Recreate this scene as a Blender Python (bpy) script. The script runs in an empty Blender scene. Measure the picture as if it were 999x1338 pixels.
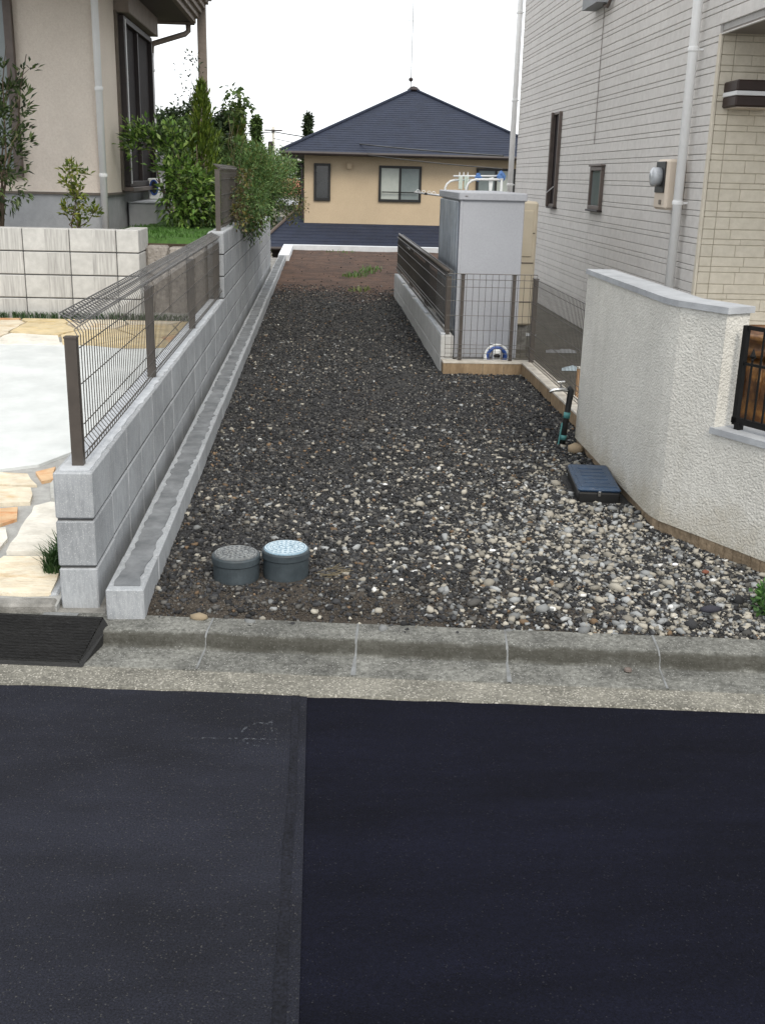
import bpy, math, random
import numpy as np
from mathutils import Matrix, Vector
random.seed(7); RNG = np.random.default_rng(7)
S = bpy.context.scene
COL = S.collection
R_ = math.radians

# ------------------------------------------------------------------ camera
cam = bpy.data.cameras.new('camera'); co = bpy.data.objects.new('camera', cam); COL.objects.link(co)
cam.sensor_fit = 'HORIZONTAL'; cam.sensor_width = 36.0; cam.lens = 1400.0 / 999.0 * 36.0
cam.clip_start = 0.05; cam.clip_end = 1500
CAM_R = Matrix(((0.998, -0.006, -0.060), (-0.055, 0.300, -0.952), (0.024, 0.954, 0.299)))
q = CAM_R.to_quaternion(); q.normalize()
co.matrix_world = Matrix.Translation((0, 0, 1.78)) @ q.to_matrix().to_4x4()
S.camera = co

# ------------------------------------------------------------------ sky, sun, exposure (pale overcast afternoon)
SUN_EL, SUN_AZ = R_(44), R_(165)       # azimuth clockwise from +Y: light from behind the camera, a little to the right
w = bpy.data.worlds.new('World'); S.world = w; w.use_nodes = True
nt = w.node_tree; nt.nodes.clear()
sky = nt.nodes.new('ShaderNodeTexSky'); sky.sky_type = 'NISHITA'; sky.sun_disc = False
sky.sun_elevation = SUN_EL; sky.sun_rotation = SUN_AZ
sky.air_density = 1.0; sky.dust_density = 1.5; sky.ozone_density = 1.0
hs = nt.nodes.new('ShaderNodeHueSaturation'); hs.inputs['Saturation'].default_value = 0.5
bg = nt.nodes.new('ShaderNodeBackground'); bg.inputs['Strength'].default_value = 0.13
wo = nt.nodes.new('ShaderNodeOutputWorld')
# an even veil of bright cloud over the clear sky
cl_ = nt.nodes.new('ShaderNodeMix'); cl_.data_type = 'RGBA'; cl_.inputs[0].default_value = 0.82; cl_.inputs[7].default_value = (7.9, 8.1, 8.3, 1)
nt.links.new(sky.outputs[0], hs.inputs['Color']); nt.links.new(hs.outputs[0], cl_.inputs[6]); nt.links.new(cl_.outputs[2], bg.inputs['Color']); nt.links.new(bg.outputs[0], wo.inputs['Surface'])
sl = bpy.data.lights.new('sun', 'SUN'); so = bpy.data.objects.new('sun', sl); COL.objects.link(so)
sl.energy = 1.5; sl.angle = R_(24); sl.color = (1.0, 0.93, 0.82)
sd = Vector((math.sin(SUN_AZ) * math.cos(SUN_EL), math.cos(SUN_AZ) * math.cos(SUN_EL), math.sin(SUN_EL)))
so.rotation_euler = sd.to_track_quat('Z', 'Y').to_euler(); so.location = (0, -5, 12)
S.view_settings.view_transform = 'Standard'; S.view_settings.look = 'None'
S.view_settings.exposure = 0.62; S.view_settings.gamma = 1.0; S.view_settings.use_curve_mapping = False
S.cycles.max_bounces = 6; S.cycles.use_denoising = True

# ------------------------------------------------------------------ helpers: materials
def mat(name, cols, scale=6.0, rough=0.8, bump=0.0, bscale=60.0, metal=0.0, spec=0.4, attr=False, rnd=0.0,
        stain=0.0, sscale=1.2, speck=None, stretch=None, transl=0.0, bdist=0.01, lo=0.3, hi=0.7, bdetail=4, sstretch=None):
    m = bpy.data.materials.new(name); m.use_nodes = True
    t = m.node_tree; N = t.nodes; L = t.links; N.clear()
    out = N.new('ShaderNodeOutputMaterial'); p = N.new('ShaderNodeBsdfPrincipled')
    p.inputs['Roughness'].default_value = rough; p.inputs['Metallic'].default_value = metal
    p.inputs['Specular IOR Level'].default_value = spec
    geo = N.new('ShaderNodeNewGeometry'); pos = geo.outputs['Position']
    if stretch:
        mp = N.new('ShaderNodeMapping'); mp.inputs['Scale'].default_value = stretch
        L.new(pos, mp.inputs['Vector']); pos = mp.outputs['Vector']
    if attr:
        a = N.new('ShaderNodeAttribute'); a.attribute_name = 'col'; c = a.outputs['Color']
    else:
        n = N.new('ShaderNodeTexNoise'); n.inputs['Scale'].default_value = scale; n.inputs['Detail'].default_value = 6
        n.inputs['Roughness'].default_value = 0.62
        L.new(pos, n.inputs['Vector'])
        r = N.new('ShaderNodeValToRGB'); r.color_ramp.elements[0].position = lo; r.color_ramp.elements[1].position = hi
        r.color_ramp.elements[0].color = (*cols[0], 1); r.color_ramp.elements[1].color = (*cols[-1], 1)
        for i, cc in enumerate(cols[1:-1]):
            e = r.color_ramp.elements.new(lo + (hi - lo) * (i + 1) / (len(cols) - 1)); e.color = (*cc, 1)
        L.new(n.outputs['Fac'], r.inputs['Fac']); c = r.outputs['Color']
    def mul(c, f):
        mx = N.new('ShaderNodeMix'); mx.data_type = 'RGBA'; mx.blend_type = 'MULTIPLY'; mx.inputs[0].default_value = 1
        L.new(c, mx.inputs[6]); L.new(f, mx.inputs[7]); return mx.outputs[2]
    def rng(f, a, b, c_, d):
        k = N.new('ShaderNodeMapRange'); k.inputs[1].default_value = a; k.inputs[2].default_value = b
        k.inputs[3].default_value = c_; k.inputs[4].default_value = d; L.new(f, k.inputs[0]); return k.outputs[0]
    if stain:
        n2 = N.new('ShaderNodeTexNoise'); n2.inputs['Scale'].default_value = sscale; n2.inputs['Detail'].default_value = 5
        n2.inputs['Roughness'].default_value = 0.7
        if sstretch:
            mp2 = N.new('ShaderNodeMapping'); mp2.inputs['Scale'].default_value = sstretch
            L.new(geo.outputs['Position'], mp2.inputs['Vector']); L.new(mp2.outputs['Vector'], n2.inputs['Vector'])
        else: L.new(geo.outputs['Position'], n2.inputs['Vector'])
        c = mul(c, rng(n2.outputs['Fac'], .35, .65, 1 - stain, 1 + stain * .5))
    if rnd:
        oi = N.new('ShaderNodeObjectInfo'); c = mul(c, rng(oi.outputs['Random'], 0, 1, 1 - rnd, 1 + rnd))
    if speck:
        v = N.new('ShaderNodeTexVoronoi'); v.inputs['Scale'].default_value = speck[0]; L.new(geo.outputs['Position'], v.inputs['Vector'])
        sp = N.new('ShaderNodeSeparateColor'); L.new(v.outputs['Color'], sp.inputs[0])
        g = rng(sp.outputs[0], speck[1], 1.0, 0, 1)
        mx = N.new('ShaderNodeMix'); mx.data_type = 'RGBA'; L.new(g, mx.inputs[0]); L.new(c, mx.inputs[6]); mx.inputs[7].default_value = (*speck[2], 1)
        c = mx.outputs[2]
    L.new(c, p.inputs['Base Color'])
    if bump:
        b = N.new('ShaderNodeTexNoise'); b.inputs['Scale'].default_value = bscale; b.inputs['Detail'].default_value = bdetail
        L.new(pos, b.inputs['Vector'])
        bm = N.new('ShaderNodeBump'); bm.inputs['Strength'].default_value = bump; bm.inputs['Distance'].default_value = bdist
        L.new(b.outputs['Fac'], bm.inputs['Height']); L.new(bm.outputs['Normal'], p.inputs['Normal'])
    if transl:
        tr = N.new('ShaderNodeBsdfTranslucent'); L.new(c, tr.inputs['Color'])
        ms = N.new('ShaderNodeMixShader'); ms.inputs[0].default_value = transl
        L.new(p.outputs[0], ms.inputs[1]); L.new(tr.outputs[0], ms.inputs[2]); L.new(ms.outputs[0], out.inputs['Surface'])
    else:
        L.new(p.outputs[0], out.inputs['Surface'])
    return m

def g3(v, t=(1, 1, 1)): return (v * t[0], v * t[1], v * t[2])
COOL = (.95, 1.0, 1.07)
M = {}
M['asphalt_old'] = mat('asphalt_old', [g3(.004, (.92, 1, 1.5)), g3(.028, (.92, 1, 1.5))], 190, .92, 1.0, 230, spec=.2, stain=.38, sscale=1.7, sstretch=(.55, 1.5, 1), speck=(300, .968, (.065, .064, .062)), bdist=.006)
M['asphalt_new'] = mat('asphalt_new', [g3(.0022, (.85, .95, 2.1)), g3(.0082, (.85, .95, 2.1))], 200, .9, 1.0, 240, spec=.11, stain=.42, sscale=1.9, sstretch=(.35, 1.6, 1), speck=(330, .985, (.03, .03, .035)), bdist=.004)
M['asphalt_seam'] = mat('asphalt_seam', [g3(.0035, (.92, 1, 1.5)), g3(.018, (.92, 1, 1.5))], 120, .88, .6, 200, spec=.18, stain=.3, sscale=9, bdist=.005)
M['aggregate'] = mat('aggregate', [(.11, .105, .09), (.26, .25, .21)], 90, .9, .9, 130, stain=.35, sscale=4, speck=(190, .8, (.42, .40, .35)), bdist=.006)
M['kerb'] = mat('kerb', [(.075, .075, .066), (.23, .23, .21)], 55, .9, 1.0, 130, stain=.45, sscale=4.5, rnd=.14, speck=(300, .93, (.36, .36, .34)), bdist=.004)
M['mortar'] = mat('mortar', [(.12, .122, .118), (.23, .24, .245)], 16, .9, .3, 120)
M['rubber'] = mat('rubber', [g3(.010), g3(.018)], 12, .6, .3, 150, stain=.3, sscale=5, stretch=(.3, 2, 1))
M['block'] = mat('block', [(.255, .27, .285), (.375, .39, .405)], 70, .93, .7, 230, stretch=(1, 1, .16), stain=.16, sscale=3.2, rnd=.08, speck=(420, .9, (.50, .51, .52)), bdist=.003)
M['block_light'] = mat('block_light', [(.40, .395, .38), (.50, .495, .475)], 16, .93, .45, 160, stain=.10, sscale=3, rnd=.04, bdist=.003)
M['block_rib'] = mat('block_rib', [(.28, .275, .265), (.50, .495, .475)], 60, .93, .6, 120, rnd=.04, stretch=(1, 1, .06), bdist=.004)
M['block_top'] = mat('block_top', [(.40, .42, .44), (.53, .55, .575)], 14, .93, .3, 150, stain=.12, sscale=6)
M['fill'] = mat('fill', [(.10, .108, .115), (.23, .24, .25)], 7, .95, .4, 120, stain=.2, sscale=4, bdist=.004)
M['footing'] = mat('footing', [(.17, .165, .15), (.30, .29, .27)], 12, .95, .5, 100, stain=.3, sscale=3)
M['white_conc'] = mat('white_conc', [(.54, .56, .58), (.66, .68, .70)], 5, .9, .2, 120, stain=.06, sscale=2)
M['drive'] = mat('drive', [(.52, .545, .54), (.63, .65, .645)], 3.5, .92, .3, 180, stain=.13, sscale=1.2, bdist=.003)
M['grout'] = mat('grout', [(.28, .28, .27), (.40, .40, .385)], 18, .95, .4, 120, stain=.15)
for nm, c1, c2 in (('flag_cream', (.52, .37, .20), (.66, .60, .48)), ('flag_white', (.56, .53, .46), (.70, .67, .60)), ('flag_orange', (.50, .19, .06), (.60, .42, .25)),
                   ('flag_yellow', (.55, .40, .17), (.60, .50, .32)), ('flag_grey', (.36, .37, .35), (.47, .47, .44))):
    M[nm] = mat(nm, [c1, c2, tuple(.5 * (a + b) for a, b in zip(c1, c2))], 4, .85, .6, 30, stain=.18, sscale=7, stretch=(1, 2.6, 1), bdist=.008)
M['soil'] = mat('soil', [(.045, .032, .022), (.10, .07, .048)], 12, .97, .8, 70, stain=.25, sscale=2)
M['yard'] = mat('yard', [(.085, .078, .064), (.15, .14, .115)], 14, .97, .7, 60, stain=.3, sscale=1.5)
M['lawn'] = mat('lawn', [(.04, .09, .02), (.07, .15, .03)], 30, .95, .6, 90)
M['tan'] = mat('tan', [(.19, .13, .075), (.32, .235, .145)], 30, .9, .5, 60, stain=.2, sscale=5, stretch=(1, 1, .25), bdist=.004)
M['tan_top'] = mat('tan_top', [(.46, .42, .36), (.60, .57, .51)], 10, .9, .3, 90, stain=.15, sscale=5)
M['plinth'] = mat('plinth', [(.17, .125, .08), (.28, .215, .145)], 24, .9, .5, 70, stain=.25, sscale=6)
M['render'] = mat('render', [(.55, .535, .49), (.65, .635, .585)], 30, .95, .95, 90, stain=.10, sscale=1.6, bdist=.011, bdetail=2.5)
def grime():   # earth splashed on the foot of the rendered wall, faint runs below the coping
    m = M['render']; t = m.node_tree; N = t.nodes; L = t.links
    p = next(n for n in N if n.type == 'BSDF_PRINCIPLED'); src = p.inputs['Base Color'].links[0].from_socket
    g = N.new('ShaderNodeNewGeometry'); sp = N.new('ShaderNodeSeparateXYZ'); L.new(g.outputs['Position'], sp.inputs[0])
    nz = N.new('ShaderNodeTexNoise'); nz.inputs['Scale'].default_value = 4.5; nz.inputs['Detail'].default_value = 7; nz.inputs['Roughness'].default_value = .7; L.new(g.outputs['Position'], nz.inputs['Vector'])
    a = N.new('ShaderNodeMath'); a.operation = 'MULTIPLY_ADD'; a.inputs[1].default_value = -.55; L.new(nz.outputs['Fac'], a.inputs[0]); L.new(sp.outputs[2], a.inputs[2])
    k = N.new('ShaderNodeMapRange'); k.inputs[1].default_value = -.18; k.inputs[2].default_value = .04; k.inputs[3].default_value = .55; k.inputs[4].default_value = 0; L.new(a.outputs[0], k.inputs[0])
    mx = N.new('ShaderNodeMix'); mx.data_type = 'RGBA'; L.new(k.outputs[0], mx.inputs[0]); L.new(src, mx.inputs[6]); mx.inputs[7].default_value = (.33, .28, .19, 1)
    mp = N.new('ShaderNodeMapping'); mp.inputs['Scale'].default_value = (9, 9, .5); L.new(g.outputs['Position'], mp.inputs['Vector'])
    n2 = N.new('ShaderNodeTexNoise'); n2.inputs['Scale'].default_value = 1.4; n2.inputs['Detail'].default_value = 4; L.new(mp.outputs['Vector'], n2.inputs['Vector'])
    k2 = N.new('ShaderNodeMapRange'); k2.inputs[1].default_value = .55; k2.inputs[2].default_value = .75; k2.inputs[4].default_value = .22; L.new(n2.outputs['Fac'], k2.inputs[0])
    m2 = N.new('ShaderNodeMix'); m2.data_type = 'RGBA'; L.new(k2.outputs[0], m2.inputs[0]); L.new(mx.outputs[2], m2.inputs[6]); m2.inputs[7].default_value = (.42, .40, .34, 1)
    L.new(m2.outputs[2], p.inputs['Base Color'])
grime()
M['coping'] = mat('coping', [(.29, .30, .315), (.40, .415, .43)], 8, .75, .2, 100, stain=.1)
M['iron'] = mat('iron', [g3(.0035), g3(.006)], 20, .55, .1, 60, spec=.2)
M['siding'] = mat('siding', [(.61, .585, .555), (.71, .685, .655)], 14, .8, .5, 55, stain=.05, sscale=1.5, rnd=.025, bdist=.008)
M['siding_cream'] = mat('siding_cream', [(.60, .545, .44), (.69, .63, .52)], 12, .8, .5, 45, stain=.04, sscale=1.5, rnd=.03, bdist=.008)
M['groove'] = mat('groove', [(.33, .318, .306), (.41, .40, .388)], 8, .9)
M['joint'] = mat('joint', [(.05, .05, .05), (.10, .10, .10)], 12, .95)
M['groove_cream'] = mat('groove_cream', [(.36, .32, .25), (.44, .40, .31)], 8, .9)
M['trim'] = mat('trim', [(.66, .66, .66), (.72, .72, .72)], 4, .5)
M['pipe_white'] = mat('pipe_white', [(.80, .80, .79), (.86, .86, .85)], 4, .4, spec=.5, stain=.04)
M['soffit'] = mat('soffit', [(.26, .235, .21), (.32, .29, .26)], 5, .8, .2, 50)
M['frame_brown'] = mat('frame_brown', [(.10, .078, .066), (.14, .11, .095)], 10, .5, spec=.5)
M['frame_dark'] = mat('frame_dark', [(.022, .016, .016), (.035, .026, .025)], 10, .5)
M['frame_black'] = mat('frame_black', [g3(.012), g3(.018)], 10, .4)
M['lamp_brown'] = mat('lamp_brown', [(.028, .016, .013), (.04, .024, .02)], 10, .55)
M['glass_dark'] = mat('glass_dark', [(.012, .014, .016), (.02, .022, .024)], 4, .08, spec=.6)
M['screen'] = mat('screen', [(.014, .010, .011), (.024, .018, .018)], 8, .7, spec=.15)
M['glass_grey'] = mat('glass_grey', [(.14, .17, .17), (.20, .23, .23)], 2, .12, spec=.6)
M['blind'] = mat('blind', [(.30, .33, .30), (.38, .40, .37)], 3, .25, spec=.6)
M['cream_plastic'] = mat('cream_plastic', [(.62, .53, .43), (.67, .58, .48)], 5, .5)
M['clear_dome'] = mat('clear_dome', [(.35, .37, .39), (.55, .57, .6)], 14, .1, spec=.7)
M['fence_brown'] = mat('fence_brown', [(.052, .043, .036), (.075, .062, .052)], 15, .45, spec=.5)
M['wire'] = mat('wire', [(.045, .040, .034), (.068, .060, .052)], 15, .45, spec=.5)
M['wire_top'] = mat('wire_top', [(.10, .098, .098), (.15, .148, .148)], 15, .35, metal=.3, spec=.6)
M['shed'] = mat('shed', [(.31, .32, .35), (.365, .375, .40)], 60, .45, .15, 300, spec=.5, stain=.06, sscale=1.5)
M['shed_steel'] = mat('shed_steel', [(.24, .28, .33), (.50, .53, .57)], 5, .3, .1, 20, metal=.8, stretch=(1, 6, .6), stain=.25, sscale=3)
M['tank'] = mat('tank', [(.50, .44, .33), (.58, .51, .40)], 4, .5, stain=.06)
M['stucco'] = mat('stucco', [(.74, .65, .56), (.83, .745, .65)], 55, .92, .7, 120, stain=.05, sscale=1.2, bdist=.006)
M['found'] = mat('found', [(.36, .37, .38), (.44, .45, .46)], 10, .9, .3, 100, stain=.15)
M['flash'] = mat('flash', [(.13, .11, .09), (.17, .145, .12)], 10, .6)
M['clap'] = mat('clap', [(.20, .165, .14), (.28, .235, .20)], 10, .7, .3, 40, rnd=.08)
M['roof'] = mat('roof', [(.012, .017, .034), (.020, .027, .050)], 20, .75, .4, 40, stain=.2, sscale=2.5, stretch=(1, .5, 1), spec=.4)
M['farwall'] = mat('farwall', [(.41, .32, .215), (.48, .385, .27)], 30, .92, .4, 60, stain=.06)
M['pot'] = mat('pot', [(.030, .013, .006), (.10, .042, .013), (.30, .15, .04)], 9, .32, .3, 30, stain=.3, sscale=8, spec=.6)
M['pot_red'] = mat('pot_red', [(.20, .045, .03), (.32, .09, .06)], 8, .6, .3, 40, stain=.2)
M['pvc'] = mat('pvc', [(.030, .041, .048), (.056, .070, .079)], 10, .55, .1, 60, stain=.25, sscale=8)
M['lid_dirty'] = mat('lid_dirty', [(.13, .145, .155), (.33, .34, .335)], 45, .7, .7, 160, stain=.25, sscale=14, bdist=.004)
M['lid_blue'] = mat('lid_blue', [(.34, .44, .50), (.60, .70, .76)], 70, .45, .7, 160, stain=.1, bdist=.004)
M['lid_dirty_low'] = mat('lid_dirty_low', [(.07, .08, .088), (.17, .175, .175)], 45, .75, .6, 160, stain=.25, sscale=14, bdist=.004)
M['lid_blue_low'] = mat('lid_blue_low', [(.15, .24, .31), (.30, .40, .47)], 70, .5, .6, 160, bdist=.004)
M['meter_blue'] = mat('meter_blue', [(.011, .032, .070), (.018, .048, .100)], 12, .38, .4, 90, stain=.2, sscale=10, spec=.5)
M['plastic_black'] = mat('plastic_black', [g3(.008), g3(.014)], 10, .45)
M['rubber_pipe'] = mat('rubber_pipe', [g3(.010), g3(.020)], 20, .6)
M['teal'] = mat('teal', [(.05, .18, .18), (.09, .26, .25)], 20, .5)
M['chrome'] = mat('chrome', [(.6, .6, .6), (.75, .75, .75)], 20, .18, metal=1)
M['blue_cloth'] = mat('blue_cloth', [(.05, .13, .34), (.14, .26, .52)], 25, .8)
M['blue_plastic'] = mat('blue_plastic', [(.02, .06, .25), (.03, .09, .32)], 10, .4)
M['white_plastic'] = mat('white_plastic', [(.66, .68, .68), (.76, .78, .78)], 10, .4)
M['pale_green'] = mat('pale_green', [(.46, .54, .48), (.58, .64, .58)], 10, .5)
M['wood'] = mat('wood', [(.30, .17, .08), (.42, .27, .15)], 12, .8, .3, 40, stretch=(1, 1, .15))
M['bark'] = mat('bark', [(.06, .045, .03), (.13, .10, .075)], 25, .95, .6, 60, stretch=(1, 1, .3))
M['twig'] = mat('twig', [(.10, .085, .05), (.18, .15, .10)], 25, .9)
M['leaf'] = mat('leaf', None, rough=.45, attr=True, transl=.35, spec=.5)
M['leaf_far'] = mat('leaf_far', None, rough=.8, attr=True, transl=.1, spec=.2)
M['stone'] = mat('stone', None, rough=.88, attr=True, bump=.5, bscale=160, spec=.35, bdist=.003)
M['blade'] = mat('blade', None, rough=.5, attr=True, transl=.2)
M['far_white'] = mat('far_white', [(.66, .64, .58), (.75, .73, .68)], 3, .9)
M['far_grey'] = mat('far_grey', [(.30, .31, .32), (.38, .39, .40)], 3, .9)
M['rust_roof'] = mat('rust_roof', [(.22, .075, .04), (.34, .14, .08)], 4, .85, .4, 14)
M['pole'] = mat('pole', [(.50, .48, .42), (.60, .58, .52)], 4, .9)
M['ground'] = mat('ground', [(.05, .055, .03), (.10, .095, .06)], .4, .95, .4, 5, stain=.3, sscale=.1)
M['rock'] = mat('rock', [(.20, .18, .16), (.38, .35, .32)], 25, .95, .9, 45, stain=.25, sscale=7, bdist=.02)
def chalk():
    m = mat('chalk', [(.26, .29, .32), (.34, .37, .40)], 30, .9)
    t = m.node_tree; N = t.nodes; L = t.links
    p = next(n for n in N if n.type == 'BSDF_PRINCIPLED')
    nz = N.new('ShaderNodeTexNoise'); nz.inputs['Scale'].default_value = 55; nz.inputs['Detail'].default_value = 5
    g = N.new('ShaderNodeNewGeometry'); L.new(g.outputs['Position'], nz.inputs['Vector'])
    k = N.new('ShaderNodeMapRange'); k.inputs[1].default_value = .5; k.inputs[2].default_value = .68; k.inputs[3].default_value = 0; k.inputs[4].default_value = .18
    L.new(nz.outputs['Fac'], k.inputs[0]); L.new(k.outputs[0], p.inputs['Alpha'])
    return m
M['chalk'] = chalk()
def bedmat():   # crushed grey gravel fines that give way to bare brown earth towards the far end of the lot
    m = mat('gravel_bed', [(.013, .013, .0135), (.050, .049, .0475)], 70, .95, .9, 110, stain=.3, sscale=2.2, bdist=.01)
    t = m.node_tree; N = t.nodes; L = t.links
    p = next(n for n in N if n.type == 'BSDF_PRINCIPLED'); src = p.inputs['Base Color'].links[0].from_socket
    g = N.new('ShaderNodeNewGeometry'); sp = N.new('ShaderNodeSeparateXYZ'); L.new(g.outputs['Position'], sp.inputs[0])
    nz = N.new('ShaderNodeTexNoise'); nz.inputs['Scale'].default_value = .9; nz.inputs['Detail'].default_value = 5; L.new(g.outputs['Position'], nz.inputs['Vector'])
    a = N.new('ShaderNodeMath'); a.operation = 'MULTIPLY_ADD'; a.inputs[1].default_value = 5; L.new(nz.outputs['Fac'], a.inputs[0]); L.new(sp.outputs[1], a.inputs[2])
    k = N.new('ShaderNodeMapRange'); k.inputs[1].default_value = 17.6; k.inputs[2].default_value = 19.4; L.new(a.outputs[0], k.inputs[0])
    n2 = N.new('ShaderNodeTexNoise'); n2.inputs['Scale'].default_value = 5; n2.inputs['Detail'].default_value = 7; L.new(g.outputs['Position'], n2.inputs['Vector'])
    r = N.new('ShaderNodeValToRGB'); r.color_ramp.elements[0].position = .32; r.color_ramp.elements[1].position = .68
    r.color_ramp.elements[0].color = (.036, .019, .012, 1); r.color_ramp.elements[1].color = (.100, .053, .032, 1); L.new(n2.outputs['Fac'], r.inputs['Fac'])
    # brown fines near the street end
    n3 = N.new('ShaderNodeTexNoise'); n3.inputs['Scale'].default_value = 1.8; n3.inputs['Detail'].default_value = 6; L.new(g.outputs['Position'], n3.inputs['Vector'])
    k3 = N.new('ShaderNodeMapRange'); k3.inputs[1].default_value = .55; k3.inputs[2].default_value = .68; k3.inputs[4].default_value = .6; L.new(n3.outputs['Fac'], k3.inputs[0])
    m1 = N.new('ShaderNodeMix'); m1.data_type = 'RGBA'; L.new(k3.outputs[0], m1.inputs[0]); L.new(src, m1.inputs[6]); m1.inputs[7].default_value = (.072, .060, .048, 1)
    m2 = N.new('ShaderNodeMix'); m2.data_type = 'RGBA'; L.new(k.outputs[0], m2.inputs[0]); L.new(m1.outputs[2], m2.inputs[6]); L.new(r.outputs[0], m2.inputs[7])
    # trodden brown dirt along the street end in front of the drain caps
    d1 = N.new('ShaderNodeMath'); d1.operation = 'MULTIPLY_ADD'; d1.inputs[1].default_value = .8; L.new(n3.outputs['Fac'], d1.inputs[0]); L.new(sp.outputs[1], d1.inputs[2])
    d2 = N.new('ShaderNodeMath'); d2.operation = 'MULTIPLY_ADD'; d2.inputs[1].default_value = .35; L.new(sp.outputs[0], d2.inputs[0]); L.new(d1.outputs[0], d2.inputs[2])
    k4 = N.new('ShaderNodeMapRange'); k4.inputs[1].default_value = 4.72; k4.inputs[2].default_value = 5.0; k4.inputs[3].default_value = .85; k4.inputs[4].default_value = 0; L.new(d2.outputs[0], k4.inputs[0])
    m3 = N.new('ShaderNodeMix'); m3.data_type = 'RGBA'; L.new(k4.outputs[0], m3.inputs[0]); L.new(m2.outputs[2], m3.inputs[6]); m3.inputs[7].default_value = (.048, .038, .028, 1)
    L.new(m3.outputs[2], p.inputs['Base Color'])
    return m
M['bed'] = bedmat()

# ------------------------------------------------------------------ helpers: objects
def tag(o, label=None, cat=None, group=None, kind=None):
    if label: o['label'] = label
    if cat: o['category'] = cat
    if group: o['group'] = group
    if kind: o['kind'] = kind
    return o
def link(o, parent=None):
    COL.objects.link(o)
    if parent:
        o.parent = parent
        o.matrix_parent_inverse = world_of(parent).inverted()
    return o
WM = {}
def world_of(o):
    return WM.get(o.name, Matrix.Identity(4))
def thing(name, label, cat, loc, group=None):
    o = bpy.data.objects.new(name, None); o.empty_display_size = .1; o.location = loc; COL.objects.link(o)
    WM[o.name] = Matrix.Translation(loc)
    return tag(o, label, cat, group)
def inst(name, me, loc, parent=None, rz=0.0, rx=0.0, ry=0.0):
    o = bpy.data.objects.new(name, me); o.location = loc; o.rotation_euler = (rx, ry, rz)
    WM[o.name] = Matrix.Translation(loc) @ o.rotation_euler.to_matrix().to_4x4()
    return link(o, parent)
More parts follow.
